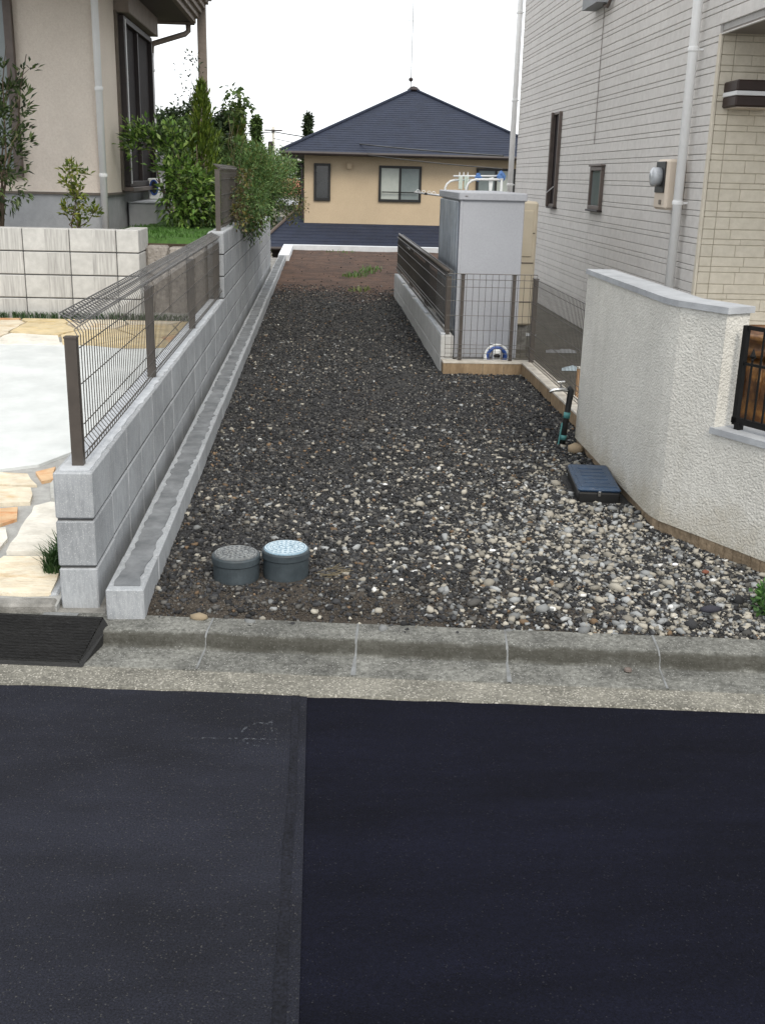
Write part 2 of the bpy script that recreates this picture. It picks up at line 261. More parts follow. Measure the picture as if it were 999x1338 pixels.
class MB:
    def __init__(s): s.v = []; s.f = []
    def add(s, vs, fs):
        k = len(s.v); s.v += [tuple(p) for p in vs]; s.f += [tuple(i + k for i in f) for f in fs]; return s
    def box(s, x0, x1, y0, y1, z0, z1):
        return s.add([(x0, y0, z0), (x1, y0, z0), (x1, y1, z0), (x0, y1, z0), (x0, y0, z1), (x1, y0, z1), (x1, y1, z1), (x0, y1, z1)],
                     [(0, 3, 2, 1), (4, 5, 6, 7), (0, 1, 5, 4), (1, 2, 6, 5), (2, 3, 7, 6), (3, 0, 4, 7)])
    def cbox(s, x0, x1, y0, y1, z0, z1, b=.006):
        X = (x0, x1); Y = (y0, y1); Z = (z0, z1); vs = []; idx = {}
        for i in (0, 1):
            for j in (0, 1):
                for k in (0, 1):
                    dx = b if i == 0 else -b; dy = b if j == 0 else -b; dz = b if k == 0 else -b
                    for a, p in enumerate(((X[i], Y[j] + dy, Z[k] + dz), (X[i] + dx, Y[j], Z[k] + dz), (X[i] + dx, Y[j] + dy, Z[k]))):
                        idx[i, j, k, a] = len(vs); vs.append(p)
        F = []
        for i in (0, 1): F.append([idx[i, 0, 0, 0], idx[i, 1, 0, 0], idx[i, 1, 1, 0], idx[i, 0, 1, 0]][::(-1 if i == 0 else 1)])
        for j in (0, 1): F.append([idx[0, j, 0, 1], idx[1, j, 0, 1], idx[1, j, 1, 1], idx[0, j, 1, 1]][::(1 if j == 0 else -1)])
        for k in (0, 1): F.append([idx[0, 0, k, 2], idx[1, 0, k, 2], idx[1, 1, k, 2], idx[0, 1, k, 2]][::(-1 if k == 0 else 1)])
        for i in (0, 1):
            for j in (0, 1): F.append([idx[i, j, 0, 0], idx[i, j, 1, 0], idx[i, j, 1, 1], idx[i, j, 0, 1]][::(-1 if i == j else 1)])
            for k in (0, 1): F.append([idx[i, 0, k, 0], idx[i, 0, k, 2], idx[i, 1, k, 2], idx[i, 1, k, 0]][::(-1 if i == k else 1)])
        for j in (0, 1):
            for k in (0, 1): F.append([idx[0, j, k, 1], idx[1, j, k, 1], idx[1, j, k, 2], idx[0, j, k, 2]][::(1 if j != k else -1)])
        for i in (0, 1):
            for j in (0, 1):
                for k in (0, 1): F.append([idx[i, j, k, 0], idx[i, j, k, 1], idx[i, j, k, 2]][::(-1 if (i + j + k) % 2 == 0 else 1)])
        return s.add(vs, F)
    def prism(s, poly, z0, z1):
        n = len(poly)
        a = sum(poly[i][0] * poly[(i + 1) % n][1] - poly[(i + 1) % n][0] * poly[i][1] for i in range(n))
        if a < 0: poly = poly[::-1]
        z0f = z0 if callable(z0) else (lambda x, y: z0); z1f = z1 if callable(z1) else (lambda x, y: z1)
        vs = [(x, y, z0f(x, y)) for x, y in poly] + [(x, y, z1f(x, y)) for x, y in poly]
        return s.add(vs, [tuple(range(n))[::-1], tuple(range(n, 2 * n))] + [(i, (i + 1) % n, n + (i + 1) % n, n + i) for i in range(n)])
    def tube(s, pts, r, n=8, cap=True):
        pts = [Vector(p) for p in pts]; rs = r if isinstance(r, (list, tuple)) else [r] * len(pts)
        k = len(s.v); up = None
        for i, p in enumerate(pts):
            t = (pts[min(i + 1, len(pts) - 1)] - pts[max(i - 1, 0)]).normalized()
            if up is None:
                up = t.orthogonal().normalized()
            else:
                up = (up - t * up.dot(t)); up = up.normalized() if up.length > 1e-6 else t.orthogonal().normalized()
            b = t.cross(up)
            for j in range(n):
                a = 2 * math.pi * j / n
                s.v.append(tuple(p + (up * math.cos(a) + b * math.sin(a)) * rs[i]))
        for i in range(len(pts) - 1):
            for j in range(n):
                a = k + i * n + j; b2 = k + i * n + (j + 1) % n
                s.f.append((a, b2, b2 + n, a + n))
        if cap:
            s.f.append(tuple(k + j for j in range(n))[::-1]); s.f.append(tuple(k + (len(pts) - 1) * n + j for j in range(n)))
        return s
    def lathe(s, prof, c, n=32):
        k = len(s.v)
        for r, z in prof:
            for j in range(n):
                a = 2 * math.pi * j / n; s.v.append((c[0] + r * math.cos(a), c[1] + r * math.sin(a), c[2] + z))
        for i in range(len(prof) - 1):
            for j in range(n):
                a = k + i * n + j; b = k + i * n + (j + 1) % n; s.f.append((a, b, b + n, a + n))
        s.f.append(tuple(k + j for j in range(n))[::-1]); s.f.append(tuple(k + (len(prof) - 1) * n + j for j in range(n)))
        return s
    def mesh(s, name, m, smooth=False):
        me = bpy.data.meshes.new(name); me.from_pydata(s.v, [], s.f); me.materials.append(M[m] if isinstance(m, str) else m)
        if smooth: me.polygons.foreach_set('use_smooth', [True] * len(me.polygons))
        me.update(); return me
    def build(s, name, m, parent=None, smooth=False):
        o = bpy.data.objects.new(name, s.mesh(name, m, smooth)); return link(o, parent)
def np_mesh(name, V, F, m, cols=None, smooth=False):
    """V (n,3), F (k,3|4) arrays -> mesh, fast"""
    me = bpy.data.meshes.new(name); V = np.asarray(V, np.float32); F = np.asarray(F, np.int32); k = F.shape[1]
    me.vertices.add(len(V)); me.vertices.foreach_set('co', V.ravel())
    me.loops.add(F.size); me.loops.foreach_set('vertex_index', F.ravel())
    me.polygons.add(len(F)); me.polygons.foreach_set('loop_start', np.arange(0, F.size, k, dtype=np.int32))
    me.polygons.foreach_set('loop_total', np.full(len(F), k, np.int32))
    if smooth: me.polygons.foreach_set('use_smooth', np.ones(len(F), bool))
    if cols is not None:
        at = me.attributes.new('col', 'FLOAT_COLOR', 'POINT'); c = np.ones((len(V), 4), np.float32); c[:, :3] = cols; at.data.foreach_set('color', c.ravel())
    me.materials.append(M[m]); me.update(calc_edges=True); me.validate(); return me
_lat = np.random.default_rng(3).random((64, 64))
def vn(x, y, s=1.0):
    x = np.asarray(x, float) * s + 100; y = np.asarray(y, float) * s + 100
    xi = np.floor(x).astype(int); yi = np.floor(y).astype(int); fx = x - xi; fy = y - yi
    fx = fx * fx * (3 - 2 * fx); fy = fy * fy * (3 - 2 * fy)
    g = lambda a, b: _lat[a % 64, b % 64]
    return (g(xi, yi) * (1 - fx) + g(xi + 1, yi) * fx) * (1 - fy) + (g(xi, yi + 1) * (1 - fx) + g(xi + 1, yi + 1) * fx) * fy
def struct(o): o['kind'] = 'structure'; return o

# ================================================================== SETTING
struct(MB().box(-300, 300, -60, 700, -3.4, -3.0).build('ground', 'ground'))
struct(MB().box(-40, 40, -9, 26.0, -2.98, -.11).build('terrain', 'footing'))
# road: old asphalt on the left, a newer black patch on the right, a tarred seam between them
def edge(x): return 3.465 - .09 * x
XS = -.035
struct(MB().prism([(-40, -9), (XS, -9), (XS, edge(XS)), (-40, edge(-40))], -.1, 0.0).build('road', 'asphalt_old'))
new = struct(MB().prism([(XS, -9), (40, -9), (40, edge(40)), (XS, edge(XS))], -.1, -.003).build('road_patch', 'asphalt_new'))
sm = MB(); L_, R2 = [], []
for i in range(40):
    y = -2 + i * (5.47 / 39); wob = .012 * (float(vn(0, y, 5)) - .5); wd_ = .018 + .008 * (float(vn(4, y, 3)) - .5)
    L_.append((XS - .052 + wob - wd_ + .016, y)); R2.append((XS - .036 + wob * .5 + wd_ - .010, y))
for i in range(39): sm.add([(*L_[i], .0022), (*R2[i], .0022), (*R2[i + 1], .0022), (*L_[i + 1], .0022)], [(0, 1, 2, 3)])
struct(sm.build('road_seam', 'asphalt_seam'))
ch = MB(); pts = []
for i in range(26):
    a = i / 26 * 2 * math.pi; pts.append((a))
for i in range(22):
    a0, a1 = pts[i], pts[i + 1]
    ch.add([(-.19 + .055 * math.cos(a0), 3.19 + .07 * math.sin(a0), .0025), (-.19 + .062 * math.cos(a0), 3.19 + .08 * math.sin(a0), .0025),
            (-.19 + .062 * math.cos(a1), 3.19 + .08 * math.sin(a1), .0025), (-.19 + .055 * math.cos(a1), 3.19 + .07 * math.sin(a1), .0025)], [(0, 1, 2, 3)])
ch.add([(-.43, 3.165, .0025), (-.13, 3.15, .0025), (-.13, 3.158, .0025), (-.43, 3.173, .0025)], [(0, 1, 2, 3)])
ch.add([(-.165, 3.2, .0025), (-.145, 3.2, .0025), (-.15, 3.29, .0025), (-.163, 3.29, .0025)], [(0, 1, 2, 3)])
tag(ch.build('chalk_mark', 'chalk'), 'faint white chalk ring and line on the old asphalt near the seam', 'road marking')

# exposed-aggregate strip and the gutter kerb blocks
KX, KY = 0.0, 3.612; KT = math.atan(-.1); KC, KS = math.cos(KT), math.sin(KT)
def kp(u, v, z): return (KX + u * KC - v * KS, KY + u * KS + v * KC, z)
strip = MB(); n = 160
for i in range(n):
    x0 = -4 + i * 8 / n; x1 = -4 + (i + 1) * 8 / n
    e0 = edge(x0) + .012 * (float(vn(x0, 0, 9)) - .5); e1 = edge(x1) + .012 * (float(vn(x1, 0, 9)) - .5)
    strip.add([(x0, e0 - .004, -.004), (x1, e1 - .004, -.004), (x1, e1, .006), (x0, e0, .006), (x1, 3.62 - .1 * x1, .007), (x0, 3.62 - .1 * x0, .007)],
              [(0, 1, 2, 3), (3, 2, 4, 5)])
struct(strip.build('gutter_strip', 'aggregate'))
prof = [(0, -.1), (0, .006), (.004, .012), (.158, .018), (.167, .026), (.173, .046), (.180, .060), (.192, .069), (.212, .074), (.335, .078), (.335, -.1)]
def kerb_mesh(L):
    b = MB(); n = len(prof); g = .0012
    for u in (g, L * .25, L * .5, L * .75, L - g): b.v += [(u, v + (.0 if v == 0 else .002 * math.sin(u * 9)), z) for v, z in prof]
    for k in range(4):
        for i in range(n): b.f.append((k * n + i, k * n + (i + 1) % n, (k + 1) * n + (i + 1) % n, (k + 1) * n + i))
    b.f.append(tuple(range(n))[::-1]); b.f.append(tuple(4 * n + i for i in range(n)))
    b.f = [f[::-1] for f in b.f]
    return b.mesh('kerb_block', 'kerb')
def kerbdirt():   # silt and moss caught in the gutter angle
    m = M['kerb']; t = m.node_tree; N = t.nodes; L = t.links
    p = next(n for n in N if n.type == 'BSDF_PRINCIPLED'); src = p.inputs['Base Color'].links[0].from_socket
    tc = N.new('ShaderNodeTexCoord'); sp = N.new('ShaderNodeSeparateXYZ'); L.new(tc.outputs['Object'], sp.inputs[0])
    g = N.new('ShaderNodeNewGeometry'); nz = N.new('ShaderNodeTexNoise'); nz.inputs['Scale'].default_value = 7; nz.inputs['Detail'].default_value = 6; L.new(g.outputs['Position'], nz.inputs['Vector'])
    a = N.new('ShaderNodeMath'); a.operation = 'SUBTRACT'; a.inputs[1].default_value = .178; L.new(sp.outputs[1], a.inputs[0])
    ab = N.new('ShaderNodeMath'); ab.operation = 'ABSOLUTE'; L.new(a.outputs[0], ab.inputs[0])
    ad = N.new('ShaderNodeMath'); ad.operation = 'MULTIPLY_ADD'; ad.inputs[1].default_value = -.05; L.new(nz.outputs['Fac'], ad.inputs[0]); L.new(ab.outputs[0], ad.inputs[2])
    k = N.new('ShaderNodeMapRange'); k.inputs[1].default_value = -.016; k.inputs[2].default_value = .004; k.inputs[3].default_value = .8; k.inputs[4].default_value = 0; L.new(ad.outputs[0], k.inputs[0])
    mx = N.new('ShaderNodeMix'); mx.data_type = 'RGBA'; L.new(k.outputs[0], mx.inputs[0]); L.new(src, mx.inputs[6]); mx.inputs[7].default_value = (.032, .030, .022, 1)
    L.new(mx.outputs[2], p.inputs['Base Color'])
kerbdirt()
kroot = bpy.data.objects.new('kerb', None); COL.objects.link(kroot); struct(kroot)
KL = .58; km = kerb_mesh(KL)
for k in range(-5, 6):
    u = -.45 + k * KL; inst('kerb_block', km, kp(u, 0, 0), kroot, rz=KT)
    # mortar smeared over the joint
    jb = MB(); w0 = random.uniform(.004, .0065)
    pp = [(v, z) for v, z in prof[2:10]]
    lean = random.uniform(-.004, .006)
    for i in range(len(pp) - 1):
        (v0, z0), (v1, z1) = pp[i], pp[i + 1]; s0 = lean * (1 - v0 / .3); s1 = lean * (1 - v1 / .3)
        wa = w0 * (1.5 if v0 < .13 else .8) * random.uniform(.8, 1.2); wb = w0 * (1.5 if v1 < .13 else .8) * random.uniform(.8, 1.2)
        jb.add([kp(u - wa + s0 * .2, v0, z0 + .0014), kp(u + wa + s0, v0, z0 + .0014), kp(u + wb + s1, v1, z1 + .0014), kp(u - wb + s1 * .2, v1, z1 + .0014)], [(0, 1, 2, 3)])
    jb.build('mortar_joint', 'mortar', kroot)

def kpatch(u0, u1, pts):
    b = MB(); n = 12
    for i in range(n):
        ua, ub = u0 + (u1 - u0) * i / n, u0 + (u1 - u0) * (i + 1) / n
        for (v0, z0), (v1, z1) in zip(pts[:-1], pts[1:]):
            j0 = .012 * (float(vn(ua, 3, 23)) - .5); j1 = .012 * (float(vn(ub, 3, 23)) - .5)
            b.add([kp(ua, v0 + j0, z0), kp(ub, v0 + j1, z0), kp(ub, v1, z1), kp(ua, v1, z1)], [(0, 1, 2, 3)])
    b.build('mortar_patch', 'mortar', kroot)
kpatch(-1.13, -.99, [(.215, .0765), (.26, .079), (.325, .080)])
# rubber kerb ramp
rp = thing('kerb_ramp', 'black ribbed rubber ramp laid in the gutter at the driveway', 'kerb ramp', (-1.3, 3.75, .01))
def rpt(u, v, z): return kp(u, v, z)
b = MB(); NR = 16
secs = [(-3.0, -3.0), (-.86, -.815)]
rows = []
for i in range(NR + 1):
    v = -.005 + .235 * i / NR; z = .018 + .088 * (i / NR)
    rows.append((v, z))
for i in range(NR):
    (v0, z0), (v1, z1) = rows[i], rows[i + 1]; zz = z1 + .004
    b.add([rpt(-3, v0, z0), rpt(-.862 + .00 + .03 * i / NR - .03, v0, z0), rpt(-.862 + .03 * i / NR - .03, v0, zz), rpt(-3, v0, zz)], [(0, 1, 2, 3)])
    b.add([rpt(-3, v0, zz), rpt(-.862 + .03 * i / NR - .03, v0, zz), rpt(-.862 + .03 * (i + 1) / NR - .03, v1, z1), rpt(-3, v1, z1)], [(0, 1, 2, 3)])
b.build('tread', 'rubber', rp)
b = MB(); e0 = [rpt(-.892, -.005, .018), rpt(-.862, .23, .106)]; e1 = [rpt(-.876, -.010, .008), rpt(-.842, .228, .07)]
b.add([e0[0], e1[0], e1[1], e0[1]], [(0, 1, 2, 3)]); b.add([e1[0], rpt(-.876, -.010, .004), rpt(-.842, .2, .004), e1[1]], [(0, 1, 2, 3)])
b.add([rpt(-3, -.012, .006), rpt(-.876, -.012, .006), rpt(-.892, -.005, .022), rpt(-3, -.005, .022)], [(0, 1, 2, 3)])
b.add([rpt(-3, .2301, .1085), rpt(-.8615, .2301, .1085), rpt(-.8615, .2301, .06), rpt(-3, .2301, .06)], [(0, 1, 2, 3)])
b.build('bevelled_edge', 'rubber', rp)

# ------------------------------------------------------------------ gravel lot
def right_bound(y):
    if y < 5.2: return 1.73 + .5 * (5.2 - y)
    if y < 6.95: return 1.73
    if y < 9.55: return 1.84
    if y < 16.25: return 1.10
    return 3.2
def hgt(x, y):
    return .080 + .022 * (vn(x, y, .9) - .5) + .014 * (vn(x, y, 3.1) - .5) - .012 * np.clip((x - 1.3) / .5, 0, 1) * (y < 5.2) + .012 * np.clip((y - 4.0) / .6, 0, 1) - .016 * np.clip((4.02 - .1 * x - y) / .1, 0, 1)
ys = np.concatenate([np.arange(3.74, 12, .05), np.arange(12, 25.95, .1)]); nx = 64
V = []; F = []
for j, y in enumerate(ys):
    rb = right_bound(y) + .02
    for xx in np.linspace(-.70, rb, nx):
        yy = max(y, 3.918 - .1 * xx + .035 * (float(vn(xx, 0, 5)) - .5) + .02 * (float(vn(xx, 9, 17)) - .5))
        V.append((xx, yy, 0))
V = np.array(V); V[:, 2] = hgt(V[:, 0], V[:, 1]) + .006 * (vn(V[:, 0], V[:, 1], 14) - .5)
ny = len(ys)
idx = np.arange(ny * nx).reshape(ny, nx)
F = np.stack([idx[:-1, :-1], idx[:-1, 1:], idx[1:, 1:], idx[1:, :-1]], -1).reshape(-1, 4)
o = bpy.data.objects.new('gravel_bed', np_mesh('gravel_bed', V, F, 'bed', smooth=True)); link(o); struct(o)

def ico():
    p = (1 + 5 ** .5) / 2
    v = np.array([(-1, p, 0), (1, p, 0), (-1, -p, 0), (1, -p, 0), (0, -1, p), (0, 1, p), (0, -1, -p), (0, 1, -p), (p, 0, -1), (p, 0, 1), (-p, 0, -1), (-p, 0, 1)], float)
    v /= np.linalg.norm(v[0])
    f = np.array([(0, 11, 5), (0, 5, 1), (0, 1, 7), (0, 7, 10), (0, 10, 11), (1, 5, 9), (5, 11, 4), (11, 10, 2), (10, 7, 6), (7, 1, 8), (3, 9, 4), (3, 4, 2), (3, 2, 6), (3, 6, 8), (3, 8, 9), (4, 9, 5), (2, 4, 11), (6, 2, 10), (8, 6, 7), (9, 8, 1)])
    return v, f
OCT = (np.array([(1, 0, 0), (-1, 0, 0), (0, 1, 0), (0, -1, 0), (0, 0, 1), (0, 0, -1)], float),
       np.array([(0, 2, 4), (2, 1, 4), (1, 3, 4), (3, 0, 4), (2, 0, 5), (1, 2, 5), (3, 1, 5), (0, 3, 5)]))
CUB = (np.array([(x, y, z) for x in (-.66, .66) for y in (-.66, .66) for z in (-.66, .66)], float),
       np.array([(0, 1, 3), (0, 3, 2), (4, 6, 7), (4, 7, 5), (0, 4, 5), (0, 5, 1), (2, 3, 7), (2, 7, 6), (0, 2, 6), (0, 6, 4), (1, 5, 7), (1, 7, 3)]))
def scatter(pos, size, col, base, flat=(.55, .9), jit=.28):
    bv, bf = base; n = len(pos); k = len(bv)
    v = np.repeat(bv[None], n, 0) * (1 + RNG.uniform(-jit, jit, (n, k, 1))) + RNG.uniform(-jit, jit, (n, k, 3)) * .55
    sc = np.stack([RNG.uniform(.8, 1.5, n), RNG.uniform(.6, 1.0, n), RNG.uniform(*flat, n)], -1)
    v = v * sc[:, None, :] * size[:, None, None]
    a = RNG.uniform(0, 2 * np.pi, n); t = RNG.normal(0, .3, n)
    c, s = np.cos(t)[:, None], np.sin(t)[:, None]
    y, z = v[..., 1] * c - v[..., 2] * s, v[..., 1] * s + v[..., 2] * c
    c, s = np.cos(a)[:, None], np.sin(a)[:, None]
    x2, y2 = v[..., 0] * c - y * s, v[..., 0] * s + y * c
    v = np.stack([x2, y2, z], -1) + pos[:, None, :]
    f = bf[None] + (np.arange(n) * k)[:, None, None]
    return v.reshape(-1, 3), f.reshape(-1, 3), np.repeat(col, k, 0)
def rb_vec(y): return np.array([right_bound(v) for v in y])
def sample(n, y0, y1):
    y = RNG.uniform(y0, y1, n); x = RNG.uniform(-.68, 2.4, n)
    ok = (x < rb_vec(y) - .012) & (y > 3.900 - .1 * x + .035 * (vn(x, 0 * x, 5) - .5) + .05 * (RNG.random(n) ** 2) - .02)
    # nothing lies inside the two drain pipes
    for cx, cy in ((-.355, 4.42), (-.140, 4.45)): ok &= (x - cx) ** 2 + (y - cy) ** 2 > .108 ** 2
    ok &= ~((x > 1.43) & (x < 1.72) & (y > 5.55) & (y < 6.12))
    return x[ok], y[ok]
def palefrac(x, y):
    d = np.clip((x + .25) / 1.6, 0, 1) * np.clip((7.6 - y) / 2.6, 0, 1)
    f = .035 + .52 * d ** 1.35 + .20 * np.clip((vn(x, y, 1.3) - .5) * 2, 0, 1) * np.clip((8.2 - y) / 2.5, 0, 1) + .04 * (y > 8) * vn(x, y, 2)
    return np.clip(f, 0, .70)
def colours(x, y, pale):
    n = len(x); v = RNG.uniform(0, 1, n)
    base = np.array([.028, .0287, .0305]) * (0.45 + 1.35 * RNG.random(n) ** 1.4)[:, None]
    mid = np.array([.090, .087, .081]) * RNG.uniform(.55, 1.45, n)[:, None]
    base = np.where((v < .24)[:, None], mid, base)
    tan = np.array([.17, .115, .07]) * RNG.uniform(.6, 1.2, n)[:, None]
    base = np.where(((v > .24) & (v < .265))[:, None], tan, base)
    pc = np.array([.38, .355, .30]) * RNG.uniform(.42, 1.1, n)[:, None]
    pc2 = np.array([.29, .30, .30]) * RNG.uniform(.42, 1.15, n)[:, None]
    pc = np.where((RNG.random(n) < .4)[:, None], pc2, pc)
    pc = np.where((RNG.random(n) < .018)[:, None], np.array([.62, .62, .60]), pc)
    return np.where(pale[:, None], pc, base)
VS, FS, CS = [], [], []; off = 0
def emit(v, f, c):
    global off
    VS.append(v); FS.append(f + off); CS.append(c); off += len(v)
for (n, y0, y1, smin, smax, base) in ((70000, 3.8, 7.0, .0045, .0115, OCT), (7000, 3.8, 7.5, .008, .0175, ico()), (11000, 3.8, 7.5, .008, .0175, CUB), (42000, 7.0, 11.5, .006, .0135, OCT), (6000, 7.5, 12, .009, .016, CUB),
                                      (20000, 11.5, 17.5, .008, .017, OCT), (2600, 15.5, 25.5, .008, .017, OCT)):
    x, y = sample(n, y0, y1); m = len(x)
    dens = vn(x, y, 1.6)
    keep = RNG.random(m) < np.where(y > 15.2, np.clip((17.8 - y) / 2.6, .10, 1), np.clip(.30 + 1.1 * dens + .25 * (x > 1.0), 0, 1))
    # the strip in front of the drain pipes is mostly bare dirt
    bare = np.clip((4.42 + .25 * (vn(x, y, 4) - .5) - y) / .15, 0, 1) * np.clip((.45 + .5 * (vn(x, y, 3) - .5) - x) / .2, 0, 1); keep &= ~(RNG.random(m) < .62 * bare)
    x, y = x[keep], y[keep]; m = len(x)
    pale = RNG.random(m) < palefrac(x, y) * (1.0 if base is not OCT else .55)
    sz = smin + (smax - smin) * RNG.random(m) ** 1.8
    sz = np.where(pale & (base is not OCT), sz * 1.12, sz)
    z = hgt(x, y) + sz * RNG.uniform(.05, .55, m)
    emit(*scatter(np.stack([x, y, z], -1), sz, colours(x, y, pale), base))
# grit on the trodden dirt at the street end
x, y = sample(60000, 3.86, 4.75); k = RNG.random(len(x)) < np.clip((.9 - x) / .6, 0, 1)
x, y = x[k], y[k]; sz = RNG.uniform(.0018, .0046, len(x))
gc = np.array([.058, .050, .041]) * RNG.uniform(.35, 2.0, (len(x), 1))
emit(*scatter(np.stack([x, y, hgt(x, y) + sz * .3], -1), sz, gc, OCT))
# big pale cobbles: along the white wall, by the street and round the drain pipes
x, y = sample(4200, 3.85, 7.4); d = palefrac(x, y); k = RNG.random(len(x)) < np.clip(d - .05, 0, 1) ** 1.3 * .8 + .035 * (y < 5.2)
x, y = x[k], y[k]; sz = RNG.uniform(.011, .022, len(x)) * np.where(RNG.random(len(x)) < .14, 1.4, 1)
emit(*scatter(np.stack([x, y, hgt(x, y) + sz * .45], -1), sz, colours(x, y, RNG.random(len(x)) < .8), ico(), jit=.30))
o = bpy.data.objects.new('gravel', np_mesh('gravel', np.concatenate(VS), np.concatenate(FS), 'stone', np.concatenate(CS))); link(o)
tag(o, 'loose dark crushed gravel mixed with pale stones covering the vacant lot', 'gravel', kind='stuff')

# ------------------------------------------------------------------ neighbouring ground
def dz(y): return .12 + .072 * (y - 4.15)
b = MB().prism([(-8, 4.06), (-1.045, 4.06), (-1.045, 10.2), (-8, 10.2)], -.1, lambda x, y: dz(y) - .014)
struct(b.build('driveway_bed', 'grout'))
# white concrete pad with rounded, wavy edges
pad = [(-8, 5.72), (-1.70, 5.66), (-1.52, 5.74), (-1.38, 5.98), (-1.20, 6.12), (-1.09, 6.15), (-1.075, 6.4), (-1.075, 8.62), (-1.5, 8.5), (-2.07, 8.72), (-2.56, 8.80), (-8, 8.9)]
struct(MB().prism(pad, lambda x, y: dz(y) - .06, lambda x, y: dz(y) + .002).build('driveway', 'drive'))
dset = bpy.data.objects.new('flagstone_paving', None); COL.objects.link(dset); struct(dset)
def shrink(poly, d):
    cx = sum(p[0] for p in poly) / len(poly); cy = sum(p[1] for p in poly) / len(poly)
    out = []
    for x, y in poly:
        l = math.hypot(x - cx, y - cy) or 1; out.append((x + (cx - x) * d / l, y + (cy - y) * d / l))
    return out
def roughen(poly):
    out = []
    for i in range(len(poly)):
        a, c = poly[i], poly[(i + 1) % len(poly)]; L = math.hypot(c[0] - a[0], c[1] - a[1])
        n = max(1, int(L / .09))
        for k in range(n):
            t = k / n; j = .009 if k else 0
            out.append((a[0] + (c[0] - a[0]) * t + random.uniform(-j, j), a[1] + (c[1] - a[1]) * t + random.uniform(-j, j)))
    return out
def flag(poly, m, lift=None):
    l = random.uniform(.0, .006) if lift is None else lift
    return MB().prism(roughen(shrink(poly, .014)), lambda x, y: dz(y) - .05, lambda x, y: dz(y) + l).build('flagstone', m, dset)
near = [([(-1.29, 4.14), (-1.08, 4.14), (-1.10, 4.50), (-1.20, 4.535), (-1.385, 4.53), (-1.46, 4.14)], 'flag_cream'),
        ([(-1.385, 4.55), (-1.20, 4.55), (-1.10, 4.52), (-1.06, 4.55), (-1.06, 5.10), (-1.33, 5.19), (-1.40, 5.13)], 'flag_white'),
        ([(-1.488, 4.87), (-1.42, 4.95), (-1.46, 5.12), (-1.56, 5.10), (-1.75, 5.12), (-1.75, 4.84)], 'flag_orange'),
        ([(-1.41, 4.55), (-1.40, 4.72), (-1.45, 4.86), (-1.75, 4.80), (-1.85, 4.45)], 'flag_white'),
        ([(-1.62, 4.14), (-1.48, 4.14), (-1.42, 4.50), (-1.85, 4.42), (-1.9, 4.14)], 'flag_yellow'),
        ([(-1.635, 5.40), (-1.46, 5.38), (-1.41, 5.16), (-1.58, 5.13), (-1.9, 5.15), (-1.95, 5.38)], 'flag_cream'),
        ([(-1.70, 5.63), (-1.53, 5.60), (-1.44, 5.42), (-1.64, 5.42), (-2.0, 5.42), (-2.0, 5.66)], 'flag_cream'),
        ([(-1.52, 5.63), (-1.44, 5.46), (-1.38, 5.50), (-1.42, 5.72)], 'flag_orange'),
        ([(-1.40, 5.44), (-1.34, 5.22), (-1.06, 5.14), (-1.06, 5.60), (-1.12, 6.08), (-1.22, 6.06), (-1.37, 5.78)], 'flag_grey')]
for p, m in near: flag(p, m)
# the far band of flags below the garden wall: clipped Voronoi cells
def clip(poly, a, bb, c):   # keep a*x+b*y<=c
    out = []
    for i in range(len(poly)):
        p, q_ = poly[i], poly[(i + 1) % len(poly)]; dp = a * p[0] + bb * p[1] - c; dq = a * q_[0] + bb * q_[1] - c
        if dp <= 0: out.append(p)
        if dp * dq < 0: t = dp / (dp - dq); out.append((p[0] + (q_[0] - p[0]) * t, p[1] + (q_[1] - p[1]) * t))
    return out
seeds = [(-4.0 + i * .42 + random.uniform(-.12, .12), 8.75 + .42 * k + random.uniform(-.1, .1) + .2 * (i % 2)) for i in range(8) for k in range(3)]
cm = ['flag_yellow', 'flag_cream', 'flag_orange', 'flag_white', 'flag_cream', 'flag_yellow']
for i, s_ in enumerate(seeds):
    poly = [(-4.2, 8.6), (-1.06, 8.6), (-1.06, 9.60), (-4.2, 9.60)]
    for t_ in seeds:
        if t_ is s_: continue
        a, bb = t_[0] - s_[0], t_[1] - s_[1]; c = (t_[0] ** 2 + t_[1] ** 2 - s_[0] ** 2 - s_[1] ** 2) / 2
        poly = clip(poly, a, bb, c)
        if len(poly) < 3: break
    if len(poly) >= 3: flag(poly, random.choice(cm), lift=random.uniform(.005, .010))
# concrete edging in front of the flags and the small grey slab
struct(MB().cbox(-3.2, -1.055, 4.045, 4.125, -.1, .112, .01).build('paving_edge', 'footing'))
tag(MB().cbox(-1.205, -1.06, 4.15, 4.34, .02, .118, .008).build('paving_slab', 'block'), 'small grey paving slab at the near foot of the long block wall', 'paving slab')
# garden soil and lawn behind the garden wall
struct(MB().prism([(-8, 9.84), (-1.70, 9.84), (-1.70, 10.22), (-1.045, 10.22), (-1.045, 22), (-8, 22)], -.1, 1.14).build('garden_soil', 'soil'))
gx = np.linspace(-1.95, -1.05, 24); gy = np.linspace(10.2, 16.0, 60); X, Y = np.meshgrid(gx, gy)
Z = 1.15 + .05 * vn(X, Y, 1.5) + .035 * np.clip((Y - 10) / 2, 0, 1)
Z[0] = .95; Y[0] = Y[0] - .01
idx = np.arange(X.size).reshape(X.shape); F = np.stack([idx[:-1, :-1], idx[:-1, 1:], idx[1:, 1:], idx[1:, :-1]], -1).reshape(-1, 4)
o = bpy.data.objects.new('lawn', np_mesh('lawn', np.stack([X, Y, Z], -1).reshape(-1, 3), F, 'lawn', smooth=True)); link(o); struct(o)
# side yard on the right
struct(MB().box(1.95, 3.3, 6.9, 26, -.1, .05).build('side_yard', 'yard'))
struct(MB().prism([(1.86, 5.2), (2.6, 3.6), (9, 3.0), (9, 9.3), (3.2, 9.3), (1.86, 6.9)], -.1, .30).build('front_garden', 'yard'))

